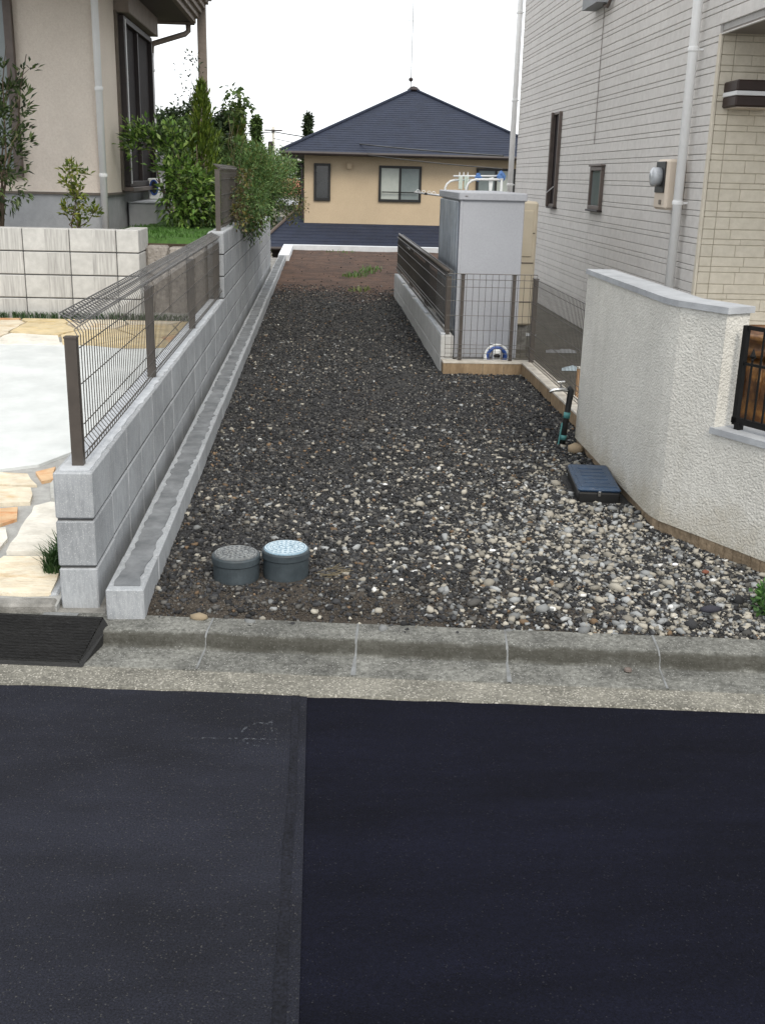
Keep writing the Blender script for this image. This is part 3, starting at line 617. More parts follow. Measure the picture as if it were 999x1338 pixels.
def blades(name, spots, label, cat, n=60, h=(.05, .12), spread=.05, c1=(.02, .05, .015), c2=(.05, .11, .03), kind=None, bend=.5, w=.003, group=None):
    V, F, C = [], [], []
    for (sx, sy, sz) in spots:
        for _ in range(n):
            a = random.uniform(0, 6.283); r = spread * math.sqrt(random.random()); x, y = sx + r * math.cos(a), sy + r * math.sin(a)
            L = random.uniform(*h); d = random.uniform(0, 6.283); bx, by = math.cos(d) * L * bend, math.sin(d) * L * bend
            px, py = -math.sin(d) * w, math.cos(d) * w; k = len(V)
            V += [(x - px, y - py, sz), (x + px, y + py, sz), (x + bx * .35 + px, y + by * .35 + py, sz + L * .6), (x + bx * .35 - px, y + by * .35 - py, sz + L * .6),
                  (x + bx + px * .2, y + by + py * .2, sz + L * .85), (x + bx - px * .2, y + by - py * .2, sz + L * .85)]
            F += [(k, k + 1, k + 2, k + 3), (k + 3, k + 2, k + 4, k + 5)]
            t = random.random(); C += [tuple(c1[i] + (c2[i] - c1[i]) * t for i in range(3))] * 6
    o = bpy.data.objects.new(name, np_mesh(name, V, F, 'blade', np.array(C))); link(o)
    return tag(o, label, cat, kind=kind, group=group)
blades('grass_tuft', [(-1.115, 4.40, .13), (-1.10, 4.47, .14), (-1.13, 4.36, .12)], 'dark green grass tuft against the near end of the long block wall', 'grass', 110, (.06, .15), .035)
blades('border_grass', [(-4.2 + i * .085, 9.66 + random.uniform(-.015, .015), dz(9.66) - .01) for i in range(37)], 'row of dark dwarf grass along the foot of the ribbed garden wall', 'grass', 36, (.05, .09), .04, kind='stuff')
blades('lawn_grass', [(random.uniform(-2.0, -1.08), random.uniform(10.25, 12.3), 1.17) for _ in range(150)], 'bright green lawn grass behind the garden wall', 'grass', 22, (.03, .07), .09, (.05, .13, .02), (.10, .22, .04), kind='stuff')
blades('weed_patch', [(.60, 19.1, .09), (.64, 19.3, .09), (.78, 19.7, .09), (.92, 20.2, .09), (.98, 20.7, .09)], 'patch of green weeds sprouting on the bare brown earth', 'weeds', 42, (.03, .10), .22, (.05, .11, .02), (.12, .22, .05), w=.007, kind='stuff')
blades('weed_sprout', [(.56, 16.6, .09), (.66, 16.8, .09)], 'small yellowish weed sprout where gravel meets brown earth', 'weeds', 26, (.03, .09), .16, (.08, .12, .02), (.16, .2, .05), w=.006, kind='stuff')
blades('garden_weed', [(.62, 25.0, .09), (.3, 25.2, .09)], 'sparse weeds near the far white kerb', 'weeds', 20, (.03, .09), .3, (.05, .11, .02), (.12, .2, .05), w=.006, kind='stuff')

# ------------------------------------------------------------------ long grey block wall on the left
BL = .4
def blockmesh(L, w_, h=.19, m='block', bv=.006): return MB().cbox(-w_ / 2, w_ / 2, 0, L - .008, 0, h, bv).mesh('block', m)
bm_full = blockmesh(BL, .15); bm_half = blockmesh(BL / 2, .15)
bw = thing('long_block_wall', 'long grey concrete block wall running along the left of the lot', 'wall', (-.962, 4.1, .0))
core = MB().box(-.962 - .068, -.962 + .068, 4.112, 20.08, .02, .63); core.box(-.962 - .068, -.962 + .068, 10.26, 14.95, .63, 1.235); core.box(-.962 - .068, -.962 + .068, 14.95, 20.08, .63, 1.03)
core.build('mortar_core', 'joint', bw)
def jig(): return random.uniform(-.0018, .0018)
for c, zt in enumerate((.045, .245, .445)):
    for k in range(40): inst('block', bm_full, (-.962 + jig(), 4.1 + k * BL, zt + .01), bw)
for c, zt in enumerate((.645, .845, 1.045)):
    n0, n1 = 0, (24 if c < 2 else 12)
    inst('block', bm_half, (-.962 + jig(), 10.25 - .0, zt + .01), bw)
    for k in range(n0, n1): inst('block', bm_full, (-.962 + jig(), 10.45 + k * BL, zt + .01), bw)
# smeared mortar cap on the low part (under the fence) and on the raised part
def ragged(x0, x1, y0, y1, z, step=.07, amp=.012, th=.006):
    b = MB(); n = int((y1 - y0) / step); L = []; Rr = []
    for i in range(n + 1):
        y = y0 + (y1 - y0) * i / n; L.append((x0 + random.uniform(-amp, amp), y)); Rr.append((x1 + random.uniform(-amp, amp), y))
    for i in range(n):
        b.add([(*L[i], z), (*Rr[i], z), (*Rr[i + 1], z), (*L[i + 1], z), (*L[i], z - th), (*Rr[i], z - th), (*Rr[i + 1], z - th), (*L[i + 1], z - th)],
              [(0, 1, 2, 3), (1, 5, 6, 2), (0, 3, 7, 4)])
    b.add([(*L[0], z), (*Rr[0], z), (*Rr[0], z - th), (*L[0], z - th)], [(0, 3, 2, 1)])
    return b
ragged(-1.022, -.902, 4.13, 10.22, .649, amp=.008).build('mortar_cap', 'block_top', bw)
ragged(-1.03, -.895, 10.26, 14.9, 1.249, amp=.006).build('mortar_cap', 'block_top', bw)
struct(MB().cbox(-1.06, -.845, 4.0, 20.3, -.1, .075, .008).build('wall_footing', 'footing'))
# low single row of blocks in front of it
kr = thing('block_kerb_row', 'low single row of grey blocks edging the gravel beside the long wall', 'kerb', (-.757, 3.98, 0))
kb = MB().cbox(-.074, .074, 0, BL - .006, 0, .195, .005).mesh('block', 'block')
for k in range(46): inst('block', kb, (-.757 + jig(), 3.98 + k * BL, .008 + random.uniform(-.002, .002)), kr)
bb = MB()
ragged(-.802, -.710, 4.02, 22.3, .2072, .05, .010).build('mortar_fill', 'fill', kr)
# white concrete edge round the far end of the lot
fe = thing('far_edge_kerb', 'white concrete edge capping the far end of the lot', 'kerb', (.5, 25.9, 0))
MB().prism([(-.84, 22.4), (-.62, 22.4), (-.62, 25.72), (4.2, 25.72), (4.2, 25.98), (-.84, 25.98)], -1.5, .205).build('concrete_edge', 'white_conc', fe)
MB().box(-.9, 9, 25.98, 26.15, -3.0, .10).build('retaining_face', 'far_grey', fe)

# ================================================================== FENCES
def wire_fence(name, label, A, B, z0, z1, posts, panels, pitch=.05, hz=(), topfold=.038, botfold=.022, post=(.03, .045), postz=None, wr=.0022, topmat=None):
    A = Vector((A[0], A[1], 0)); B = Vector((B[0], B[1], 0)); d = (B - A).normalized(); nrm = Vector((-d.y, d.x, 0)); Lt = (B - A).length
    t = thing(name, label, 'fence', (A.x, A.y, z0))
    pz = postz or (z0 - .04, z1 - .09)
    for p in posts:
        c = A + d * p; b = MB(); hw, hd = post[0] / 2 + .006, post[1] / 2
        cs = [c + d * sx * hw + nrm * sy * hd - nrm * .0 for sx, sy in ((-1, -1), (1, -1), (1, 1), (-1, 1))]
        b.prism([(q_.x, q_.y) for q_ in cs], pz[0], pz[1]); po = b.build('post', 'fence_brown', t)
        b = MB(); cs = [c + d * sx * (hw + .003) + nrm * sy * (hd + .003) for sx, sy in ((-1, -1), (1, -1), (1, 1), (-1, 1))]
        b.prism([(q_.x, q_.y) for q_ in cs], pz[1], pz[1] + .006); b.build('cap', 'fence_brown', po)
    f = -(post[1] / 2 + .008)   # wires stand on the lot side of the posts
    def at(s, o, z): q_ = A + d * s + nrm * (f + o); return (q_.x, q_.y, z)
    prof_ = [(0, z0 + .015), (0, z0 + .04), (-botfold, z0 + .065), (0, z0 + .095), (0, z1 - .085)]
    rail = [(.012, z1 - .062), (-.012, z1 - .036), (topfold + .026, z1), (topfold + .012, z1 - .014), (.006, z1 - .05)] if topfold else [(0, z1)]
    for (p0, p1) in panels:
        b = MB(); n = max(2, int(round((p1 - p0) / pitch)))
        for i in range(n + 1):
            s = p0 + (p1 - p0) * i / n
            b.tube([at(s, o, z) for o, z in prof_], wr, 5, cap=False)
        for z in list(hz) + [z0 + .02, z0 + .105]:
            b.tube([at(p0, -.004, z), at(p1, -.004, z)], wr * 1.15, 5)
        b.tube([at(p0, -botfold - .003, z0 + .065), at(p1, -botfold - .003, z0 + .065)], wr * 1.15, 5)
        pan = b.build('wire_panel', 'wire', t)
        b = MB()
        for i in range(n + 1):
            s = p0 + (p1 - p0) * i / n
            b.tube([at(s, *prof_[-1])] + [at(s, o, z) for o, z in rail], wr, 5, cap=False)
        if topfold:
            for k_, (o, z) in enumerate(rail[1:4]): b.tube([at(p0, o, z + .002), at(p1, o, z + .002)], wr * 1.5, 5)
            b.tube([at(p0, .5 * (rail[1][0] + rail[2][0]), .5 * (rail[1][1] + rail[2][1]) + .004), at(p1, .5 * (rail[1][0] + rail[2][0]), .5 * (rail[1][1] + rail[2][1]) + .004)], wr * 1.3, 5)
        else:
            b.tube([at(p0, 0, z1), at(p1, 0, z1)], wr * 1.6, 5); b.tube([at(p0, 0, z1 - .05), at(p1, 0, z1 - .05)], wr * 1.3, 5)
        b.build('top_roll', topmat or 'wire', pan)
    return t
wire_fence('mesh_fence', 'brown folded wire mesh fence on the low part of the long block wall', (-.957, 4.213), (-.957, 10.24), .66, 1.25, [0, 1.96, 4.0, 5.98],
           [(-.02, 1.96), (1.96, 4.0), (4.0, 6.0)], pitch=.05, hz=(.82, .98, 1.12), postz=(.645, 1.155), topmat='wire_top')
wire_fence('mesh_fence', 'short brown mesh fence on the raised part of the long wall among shrubs', (-.957, 10.55), (-.957, 16.6), 1.26, 1.85, [0, 2, 4, 6],
           [(0, 2), (2, 4), (4, 6)], pitch=.05, hz=(1.42, 1.58, 1.72), postz=(1.245, 1.80))
wire_fence('mesh_fence', 'brown mesh fence on the small white-topped block wall left of the shed', (1.165, 16.0), (1.165, 9.78), .44, .98, [0.07, 2.12, 4.17, 6.20],
           [(0, 2.12), (2.12, 4.17), (4.17, 6.22)], pitch=.05, hz=(.58, .72, .84), postz=(.42, .93), wr=.0025)
MB().tube([(1.15, 16.0, .985), (1.15, 9.76, .985)], .016, 10).build('top_rail', 'fence_brown', bpy.data.objects['mesh_fence.002'], smooth=True)
wire_fence('mesh_fence', 'upright wire grid fence standing in front of the grey shed', (1.13, 9.63), (1.93, 9.63), .21, .975, [.14, .60], [(0, .80)], pitch=.058, hz=(.35, .48, .61, .74, .86), topfold=0, postz=(.2, .965), post=(.018, .03))
wire_fence('mesh_fence', 'wire mesh fence receding along the tan kerb of the side yard', (1.915, 9.60), (1.915, 7.0), .21, .95, [.02, 2.4], [(0, 2.5)], pitch=.045, hz=(.35, .48, .61, .74), topfold=0, postz=(.2, .94), post=(.03, .04))

# ================================================================== GARDEN WALL (left)
gw = thing('garden_wall', 'pale ribbed block wall of four courses retaining the left garden', 'wall', (-2.6, 9.75, .45))
def ribblock():
    b = MB().cbox(0, BL - .008, 0, .15, 0, .19, .005); nb = len(b.f)
    b.box(BL * .47, BL - .016, -.0025, .001, .006, .184)
    me = b.mesh('block', 'block_light'); me.materials.append(M['block_rib'])
    for i in range(nb, len(me.polygons)): me.polygons[i].material_index = 1
    return me
rbm = ribblock(); rend = MB().cbox(0, .19, 0, .15, 0, .19, .005).mesh('block', 'block_light'); rret = MB().cbox(0, .15, 0, .392, 0, .19, .005).mesh('block', 'block_light')
XE = -1.573
for c in range(4):
    z = .492 + c * .2
    inst('block', rend, (XE - .19, 9.70, z), gw)
    for k in range(7): inst('block', rbm, (XE - .19 - .008 - (k + 1) * BL + .008, 9.70, z), gw)
    inst('block', rret, (XE - .15, 9.858, z), gw)
MB().box(XE - 3.0, XE - .012, 9.712, 9.84, .4, 1.27).box(XE - .138, XE - .012, 9.84, 10.24, .4, 1.27).build('mortar_core', 'joint', gw)
rk = MB()
rs_ = thing('rock_edging', 'rough stone edging below the lawn beside the garden wall end', 'edging', (-1.3, 10.1, .5))
for i, (x0, x1, zt) in enumerate(((XE + .002, XE + .20, 1.13), (XE + .205, XE + .36, 1.12), (XE + .365, XE + .525, 1.135))):
    rk = MB().cbox(x0, x1, 10.06 + random.uniform(-.02, .02), 10.24, .3, zt, .02); rk.build('rock', 'rock', rs_)

# ================================================================== LEFT HOUSE
lh = thing('stucco_house', 'cream stucco house with dark sliding window behind the left garden', 'house', (-2.4, 12, 1.1))
CX, CY, FZ = -2.2, 11.72, 1.545
MB().box(-7, CX, CY, 14.95, FZ, 6.2).build('wall', 'stucco', lh)
MB().box(-7, CX - .015, CY + .02, 14.93, .9, FZ - .025).build('foundation', 'found', lh)
MB().box(-7, CX + .012, CY - .012, 14.96, FZ - .025, FZ).build('drip_flashing', 'flash', lh)
# downpipe at the corner
def downpipe(parent, x, y, z0, z1, r, brackets, bx, m='pipe_white'):
    p = MB().tube([(x, y, z0), (x, y, z1)], r, 14).build('downpipe', m, parent, smooth=True)
    for zb in brackets:
        b = MB().lathe([(r + .004, -.018), (r + .007, -.012), (r + .007, .012), (r + .004, .018)], (x, y, zb), 14)
        b.box(min(x, bx), max(x, bx), y - .008, y + .008, zb - .008, zb + .008); b.build('bracket', m, p)
    return p
downpipe(lh, CX - .02, CY - .06, 1.1, 6.2, .036, (1.72, 2.55), CX - .02)
downpipe(lh, CX + .05, 14.86, 1.1, 3.20, .034, (1.9, 3.0), CX, 'pipe_white')
def window(parent, x, y0, y1, z0, z1, sx, fm='frame_brown', gm='glass_dark', t=.05, dep=.05, panes=1):
    """window on a wall x=const, facing sx"""
    o = x + sx * dep
    a, b_ = min(x, o), max(x, o)
    f = MB(); f.cbox(a, b_, y0, y1, z0, z0 + t, .004).cbox(a, b_, y0, y1, z1 - t, z1, .004).cbox(a, b_, y0, y0 + t, z0 + t, z1 - t, .004).cbox(a, b_, y1 - t, y1, z0 + t, z1 - t, .004)
    wn = f.build('window', fm, parent)
    g = x + sx * dep * .35
    yy = np.linspace(y0 + t, y1 - t, panes + 1)
    for i in range(panes):
        gg = g + sx * .012 * (i % 2)
        MB().box(min(x, gg), max(x, gg), yy[i] + .004, yy[i + 1] - .004, z0 + t + .002, z1 - t - .002).build('pane', gm, wn)
        if panes > 1 and i: MB().cbox(min(x, x + sx * dep * .8), max(x, x + sx * dep * .8), yy[i] - .025, yy[i] + .025, z0 + t, z1 - t, .004).build('mullion', fm, wn)
    return wn
wn = window(lh, CX, 12.65, 14.7, 1.60, 3.36, 1, 'frame_dark', 'screen', .06, .09, 2)
MB().cbox(CX, CX + .03, 12.58, 12.648, 1.56, 3.40, .004).build('shutter_guide', 'flash', wn)
MB().cbox(CX, CX + .16, 12.60, 14.76, 3.38, 3.62, .006).build('shutter_box', 'clap', wn)
MB().cbox(CX, CX + .13, 12.60, 14.76, 1.552, 1.597, .004).build('sill', 'frame_brown', wn)
MB().cbox(CX + .09, CX + .10, 12.71, 12.74, 1.63, 3.33, .002).build('screen_edge', 'trim', wn)
# window at the left edge of the picture, on the front wall
f = MB()
for (x0, x1, z0, z1) in ((-3.11, -3.03, 1.68, 4.0), (-3.9, -3.11, 1.68, 1.76), (-3.9, -3.11, 3.9, 4.0), (-3.45, -3.40, 1.76, 3.9)): f.cbox(x0, x1, CY - .07, CY, z0, z1, .004)
w2 = f.build('window', 'frame_brown', lh)
MB().box(-3.9, -3.112, CY - .03, CY, 1.762, 3.898).build('pane', 'glass_grey', w2)
# porch roof: dark soffit, stepped clapboard beam, post, rain pipe
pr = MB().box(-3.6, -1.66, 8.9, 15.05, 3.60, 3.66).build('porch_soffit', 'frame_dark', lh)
for i in range(5):
    MB().cbox(-1.66 + i * .040, -1.60 + i * .040, 8.9, 15.10 + i * .012, 3.59 + i * .058, 3.66 + i * .058, .004).build('clapboard', 'clap', pr)
MB().cbox(-3.6, -1.62, 15.052, 15.14, 3.575, 3.70, .004).build('end_beam', 'clap', pr)
MB().cbox(-1.46, -1.40, 8.9, 15.2, 3.87, 3.905, .004).build('gutter_edge', 'trim', pr)
MB().cbox(-1.585, -1.475, 15.06, 15.17, 1.1, 3.9, .006).build('porch_post', 'clap', lh)
MB().tube([(-1.70, 15.09, 3.60), (-1.70, 15.09, 3.50), (-1.74, 15.06, 3.46), (-2.12, 14.9, 3.32), (-2.145, 14.88, 3.28), (-2.15, 14.86, 3.15)], .034, 10).build('rain_pipe', 'clap', lh, smooth=True)
MB().box(-3.6, -1.46, 8.9, 15.05, 3.9, 6.2).build('upper_storey', 'stucco', lh)
st = thing('concrete_step', 'grey concrete step below the sliding window of the stucco house', 'step', (-2.0, 13.3, 1.14))
MB().cbox(-2.19, -1.87, 12.9, 14.3, 1.1, 1.42, .012).build('block', 'found', st)
MB().cbox(-2.19, -1.84, 12.88, 14.32, 1.42, 1.435, .004).build('tread', 'block_top', st)
hr = thing('hose_reel', 'white and blue hose reel on the step by the left house window', 'hose reel', (-2.05, 14.2, 1.435))
for i, y in enumerate((14.02, 14.22)):
    b = MB()
    b.cbox(-2.13, -1.98 + .0, y, y + .03, 1.436, 1.69, .012); s_ = b.build('side_plate', 'white_plastic', hr)
    b = MB(); pts = [(-2.055 + .045 * math.cos(a), y - .004, 1.58 + .085 * math.sin(a)) for a in np.linspace(0, 2 * math.pi, 24)]
    b.tube(pts, .010, 6, cap=False); b.build('blue_ring', 'blue_plastic', s_)
    MB().add([(-2.055 + .04 * math.cos(a), y - .003, 1.58 + .08 * math.sin(a)) for a in np.linspace(0, 2 * math.pi, 20)[:-1]], [tuple(range(19))]).build('opening', 'frame_black', s_)
b = MB()
for k in range(6): b.tube([(-2.055 + .07 * math.cos(a), 14.06 + k * .027, 1.58 + .07 * math.sin(a)) for a in np.linspace(0, 2 * math.pi, 16)], .012, 6, cap=False)
b.build('hose', 'blue_plastic', hr)
gp = thing('grey_planter', 'grey upright utility post beside the hose reel', 'post', (-2.02, 14.6, 1.14))
MB().cbox(-2.10, -2.00, 14.55, 14.65, 1.1, 1.98, .01).build('shaft', 'found', gp)
MB().cbox(-2.11, -1.99, 14.54, 14.66, 1.98, 2.0, .004).build('cap', 'found', gp)

# ================================================================== RIGHT HOUSE
rh = thing('sided_house', 'two-storey house with pale tile-pattern siding on the right', 'house', (3.4, 9.3, 0))
HX, HY, HY1, SOF = 3.2, 9.17, 18.30, 2.94
MB().box(HX + .011, 9, HY + .018, HY1, .0, 6.6).box(HX + .016, 9, 6.6, HY + .016, SOF + .02, 6.6).build('wall', 'groove', rh)
MB().box(HX + .024, 9, HY + .006, HY + .017, .0, SOF).build('front_wall', 'groove_cream', rh)
rows = []; z = .06; k = 0
while z < 6.5:
    h = (.100, .047, .080)[k % 3]
    rows.append((z, h)); z += h; k += 1
cache = {}
def strip_mesh(L, h, axis, m):
    key = (round(L, 4), h, axis, m)
    if key not in cache:
        b = MB()
        if axis == 'y': b.cbox(0, .02, 0, L, 0, h - .0055, .003)
        else: b.cbox(0, L, 0, .02, 0, h - .0055, .003)
        cache[key] = b.mesh('siding_board', m)
    return cache[key]
for z, h in rows:
    for y0, y1 in ((HY + .055, 13.10), (13.108, 17.15), (17.156, HY1)):
        inst('siding_board', strip_mesh(y1 - y0, h, 'y', 'siding'), (HX, y0, z), rh)
    if z > SOF: inst('siding_board', strip_mesh(HY + .049 - 6.6, h, 'y', 'siding'), (HX, 6.6, z), rh)
    elif z + h < SOF + .08:
        inst('siding_board', strip_mesh(.10, h, 'x', 'siding_cream'), (HX + .022, HY, z), rh)
        x = HX + .128; first = random.uniform(.1, .3)
        while x < 5.0:
            L = first if first else random.choice((.26, .34, .42)); first = 0
            inst('siding_board', strip_mesh(L - .0035, h, 'x', 'siding_cream'), (x, HY, z), rh); x += L
MB().cbox(HX - .004, HX + .018, HY - .004, HY + .05, .05, SOF - .001, .004).build('corner_trim', 'siding_cream', rh)
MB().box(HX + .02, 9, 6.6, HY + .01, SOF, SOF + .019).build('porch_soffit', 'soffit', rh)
MB().cbox(HX - .003, HX + .02, 6.6, HY + .0, SOF - .012, SOF + .0, .004).build('soffit_drip', 'siding', rh)
downpipe(rh, HX - .085, 9.58, .05, 6.6, .041, (1.62, 2.86, 4.2), HX)
downpipe(rh, HX - .07, 18.36, .05, 6.6, .045, (1.7, 3.0, 4.3), HX)
wl = window(rh, HX, 14.97, 15.36, 1.44, 2.66, -1, 'frame_brown', 'screen', .035, .045, 1)
MB().cbox(HX - .075, HX - .045, 15.31, 15.36, 1.44, 2.66, .004).build('open_sash', 'frame_brown', wl)
MB().tube([(HX - .05, 15.02, 1.70), (HX - .075, 15.31, 1.62)], .008, 6).build('stay', 'trim', wl)
MB().cbox(HX - .06, HX, 14.95, 15.38, 1.415, 1.44, .004).build('sill', 'frame_dark', wl)
ws = window(rh, HX, 12.52, 13.06, 1.47, 1.945, -1, 'frame_brown', 'glass_grey', .045, .04, 1)
MB().cbox(HX - .06, HX, 12.50, 13.08, 1.448, 1.469, .004).build('sill', 'frame_dark', ws)
MB().cbox(HX - .055, HX, 12.50, 13.08, 1.947, 1.968, .004).build('head', 'frame_brown', ws)
# vent hood and the cable below it
vh = thing('vent_hood', 'grey rain hood of a vent high on the sided house', 'vent', (3.1, 13.1, 3.6))
MB().prism([(HX - .16, 12.85), (HX, 12.85), (HX, 13.55), (HX - .16, 13.55)], 3.68, lambda x, y: 3.92 + (x - HX) * .5).build('hood', 'far_grey', vh)
MB().tube([(HX - .05, 12.95, 3.66), (HX - .05, 12.8, 3.63), (HX - .03, 12.7, 3.72)], .018, 8).build('drain', 'frame_brown', vh)
MB().tube([(HX - .014, 13.07, 3.68), (HX - .012, 13.08, 3.0), (HX - .012, 13.07, 2.2)], .0035, 6).build('cable', 'frame_brown', vh)
# electricity meter
em = thing('electric_meter', 'cream electricity meter box with glass dome on the sided house', 'meter', (3.1, 9.85, 1.56))
MB().cbox(HX - .17, HX, 9.68, 10.02, 1.555, 1.985, .022).build('housing', 'cream_plastic', em)
MB().cbox(HX - .182, HX - .168, 9.72, 9.98, 1.70, 1.965, .004).build('face_plate', 'plastic_black', em)
MB().lathe([(.095, 0), (.095, .06), (.085, .085), (.05, .10), (.004, .105)], (0, 0, 0), 24).mesh('dome', 'clear_dome', True)
d = MB().lathe([(.082, 0), (.082, .055), (.078, .075), (.05, .084), (.004, .086)], (0, 0, 0), 24); d.v = [(HX - .180 - z, 9.85 + y, 1.835 + x) for x, y, z in d.v]
d.build('glass_dome', 'clear_dome', em, smooth=True)
d = MB().cbox(HX - .178, HX - .168, 9.78, 9.84, 1.60, 1.64, .003); d.build('seal_screw', 'flash', em)
# porch wall lamp
wl2 = thing('wall_lamp', 'dark brown wall lamp with a pale band under the porch soffit', 'wall lamp', (3.4, 9.1, 2.4))
MB().cbox(3.265, 3.66, 8.87, HY, 2.49, 2.575, .012).build('upper_shade', 'lamp_brown', wl2)
MB().cbox(3.262, 3.66, 8.868, HY, 2.458, 2.492, .004).build('pale_band', 'trim', wl2)
MB().cbox(3.265, 3.66, 8.87, HY, 2.375, 2.46, .012).build('lower_shade', 'lamp_brown', wl2)
MB().box(3.29, 3.64, 8.9, HY - .02, 2.368, 2.376).build('diffuser', 'cream_plastic', wl2)

# ================================================================== RIGHT BOUNDARY
tk = thing('tan_kerb', 'tan concrete kerb turning the corner in front of the grey shed', 'kerb', (1.5, 9.6, 0))
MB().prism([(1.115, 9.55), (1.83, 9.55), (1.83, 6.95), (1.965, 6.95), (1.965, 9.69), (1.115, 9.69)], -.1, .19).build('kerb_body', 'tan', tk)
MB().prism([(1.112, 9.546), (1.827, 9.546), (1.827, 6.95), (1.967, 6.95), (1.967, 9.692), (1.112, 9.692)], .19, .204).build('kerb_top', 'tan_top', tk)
for x in (1.47, 1.66): MB().box(x, x + .008, 9.5475, 9.552, .0, .19).build('seam', 'plinth', tk)
sw = thing('small_block_wall', 'low pale block wall left of the shed carrying a mesh fence', 'wall', (1.16, 9.7, 0))
sb = MB().cbox(-.058, .058, 0, .396, 0, .192, .005).mesh('block', 'block_light'); sh = MB().cbox(-.058, .058, 0, .17, 0, .192, .004).mesh('block', 'block_light')
for k in range(16):
    for zt in (.022, .222): inst('block', sb, (1.160 + jig(), 9.70 + k * .4, zt), sw)
MB().box(1.108, 1.212, 9.71, 16.05, .0, .40).build('mortar_core', 'groove', sw)
for k in range(4): MB().cbox(1.103, 1.150, 9.74 + k * 1.6, 9.74 + k * 1.6 + 1.35, .414, .432, .004).build('mortar_cap', 'block_top', sw)
# rendered white garden wall with a bent plan
DX, DY = .447, -.894
def wp(t, off): return (1.712 + DX * t + .894 * off, 5.20 + DY * t + .447 * off)
def wall_poly(t1, o0, o1, t0=None):
    if t0 is None:
        outer = [(1.722 + o0, 6.95), (1.712 + o0, 5.30), (1.718 + o0 * .97, 5.22), (1.738 + o0 * .9, 5.135)] + [wp(t1, o0)]
        inner = [wp(t1, o1), (1.712 + o1 + .01, 5.25), (1.722 + o1, 6.95)]
    else:
        outer = [wp(t0, o0), wp(t1, o0)]; inner = [wp(t1, o1), wp(t0, o1)]
    return outer + inner
ww = thing('white_wall', 'white rough-rendered garden wall with grey coping bending right', 'wall', (1.8, 5.5, 0))
MB().prism(wall_poly(.36, 0, .15), .13, 1.214).build('tall_section', 'render', ww)
MB().prism(wall_poly(2.6, 0.0, .15, .36), .13, .650).build('low_section', 'render', ww)
MB().prism(wall_poly(.375, -.013, .163), 1.214, 1.244).build('coping', 'coping', ww)
MB().prism(wall_poly(2.6, -.013, .163, .345), .650, .680).build('coping', 'coping', ww)
MB().prism(wall_poly(2.6, .012, .14), -.1, .13).build('plinth', 'plinth', ww)
for i in range(34):
    t = .02 + i * .055; a = wp(t, .0122); c = wp(t + .045, .0122); a2 = wp(t, .003); c2 = wp(t + .045, .003)
    MB().prism([a, c, c2, a2], .0, .1285).build('plinth_rib', 'plinth', ww)
# black iron railing on the low section
ir = thing('iron_railing', 'black iron railing with spear finials on the low white wall', 'railing', (*wp(.5, .075), .68))
def bar(t0, t1, z0, z1, hw): return MB().prism([wp(t0, .075 - hw), wp(t1, .075 - hw), wp(t1, .075 + hw), wp(t0, .075 + hw)], z0, z1)
bar(.405, .43, .70, 1.165, .012).build('post', 'iron', ir)
bar(.43, 2.4, 1.148, 1.166, .009).build('top_rail', 'iron', ir)
bar(.43, 2.4, .985, .996, .007).build('middle_rail', 'iron', ir)
bar(.40, 2.4, .708, .735, .012).build('bottom_rail', 'iron', ir)
f = bar(.425, .455, .68, .712, .016); f.build('foot', 'iron', ir)
for i in range(20):
    t = .472 + i * .050
    if i % 2:
        bar(t - .0036, t + .0036, .735, 1.148, .0036).build('picket', 'iron', ir)
    else:
        p_ = bar(t - .0036, t + .0036, .735, 1.01, .0036).build('picket', 'iron', ir)
        c = wp(t, .075)
        b = MB().lathe([(.004, 0), (.008, .008), (.005, .014), (.013, .026), (.009, .040), (.002, .058)], (c[0], c[1], 1.005), 8)
        b.prism([wp(t - .016, .071), wp(t + .016, .071), wp(t + .016, .079), wp(t - .016, .079)], 1.022, 1.032)
        b.build('finial', 'iron', p_)
po = thing('terracotta_urn', 'glazed amber terracotta urn behind the iron railing', 'pot', (2.44, 5.62, .30))
MB().lathe([(.13, 0), (.15, .02), (.17, .15), (.205, .38), (.215, .52), (.20, .62)], (2.44, 5.62, .30), 28).build('body', 'pot', po, smooth=True)
MB().lathe([(.20, 0), (.235, .012), (.245, .03), (.225, .05), (.225, .075), (.255, .095), (.265, .12), (.235, .13), (.20, .125), (.19, .06)], (2.44, 5.62, .915), 28).build('rim', 'pot', po, smooth=True)
for i in range(14):
    a = i / 14 * 6.283; MB().tube([(2.44 + .212 * math.cos(a), 5.62 + .212 * math.sin(a), .70), (2.44 + .222 * math.cos(a), 5.62 + .222 * math.sin(a), .80), (2.44 + .212 * math.cos(a), 5.62 + .212 * math.sin(a), .90)], [.006, .014, .006], 6).build('rib', 'pot', po)
rp2 = thing('red_planter', 'dull red clay planter standing left of the amber urn', 'pot', (2.19, 5.62, .3))
MB().lathe([(.055, 0), (.075, .3), (.085, .58)], (2.20, 5.66, .30), 20).build('body', 'pot_red', rp2, smooth=True)
MB().lathe([(.086, 0), (.098, .006), (.098, .05), (.075, .052)], (2.20, 5.66, .88), 20).build('rim', 'pot_red', rp2, smooth=True)

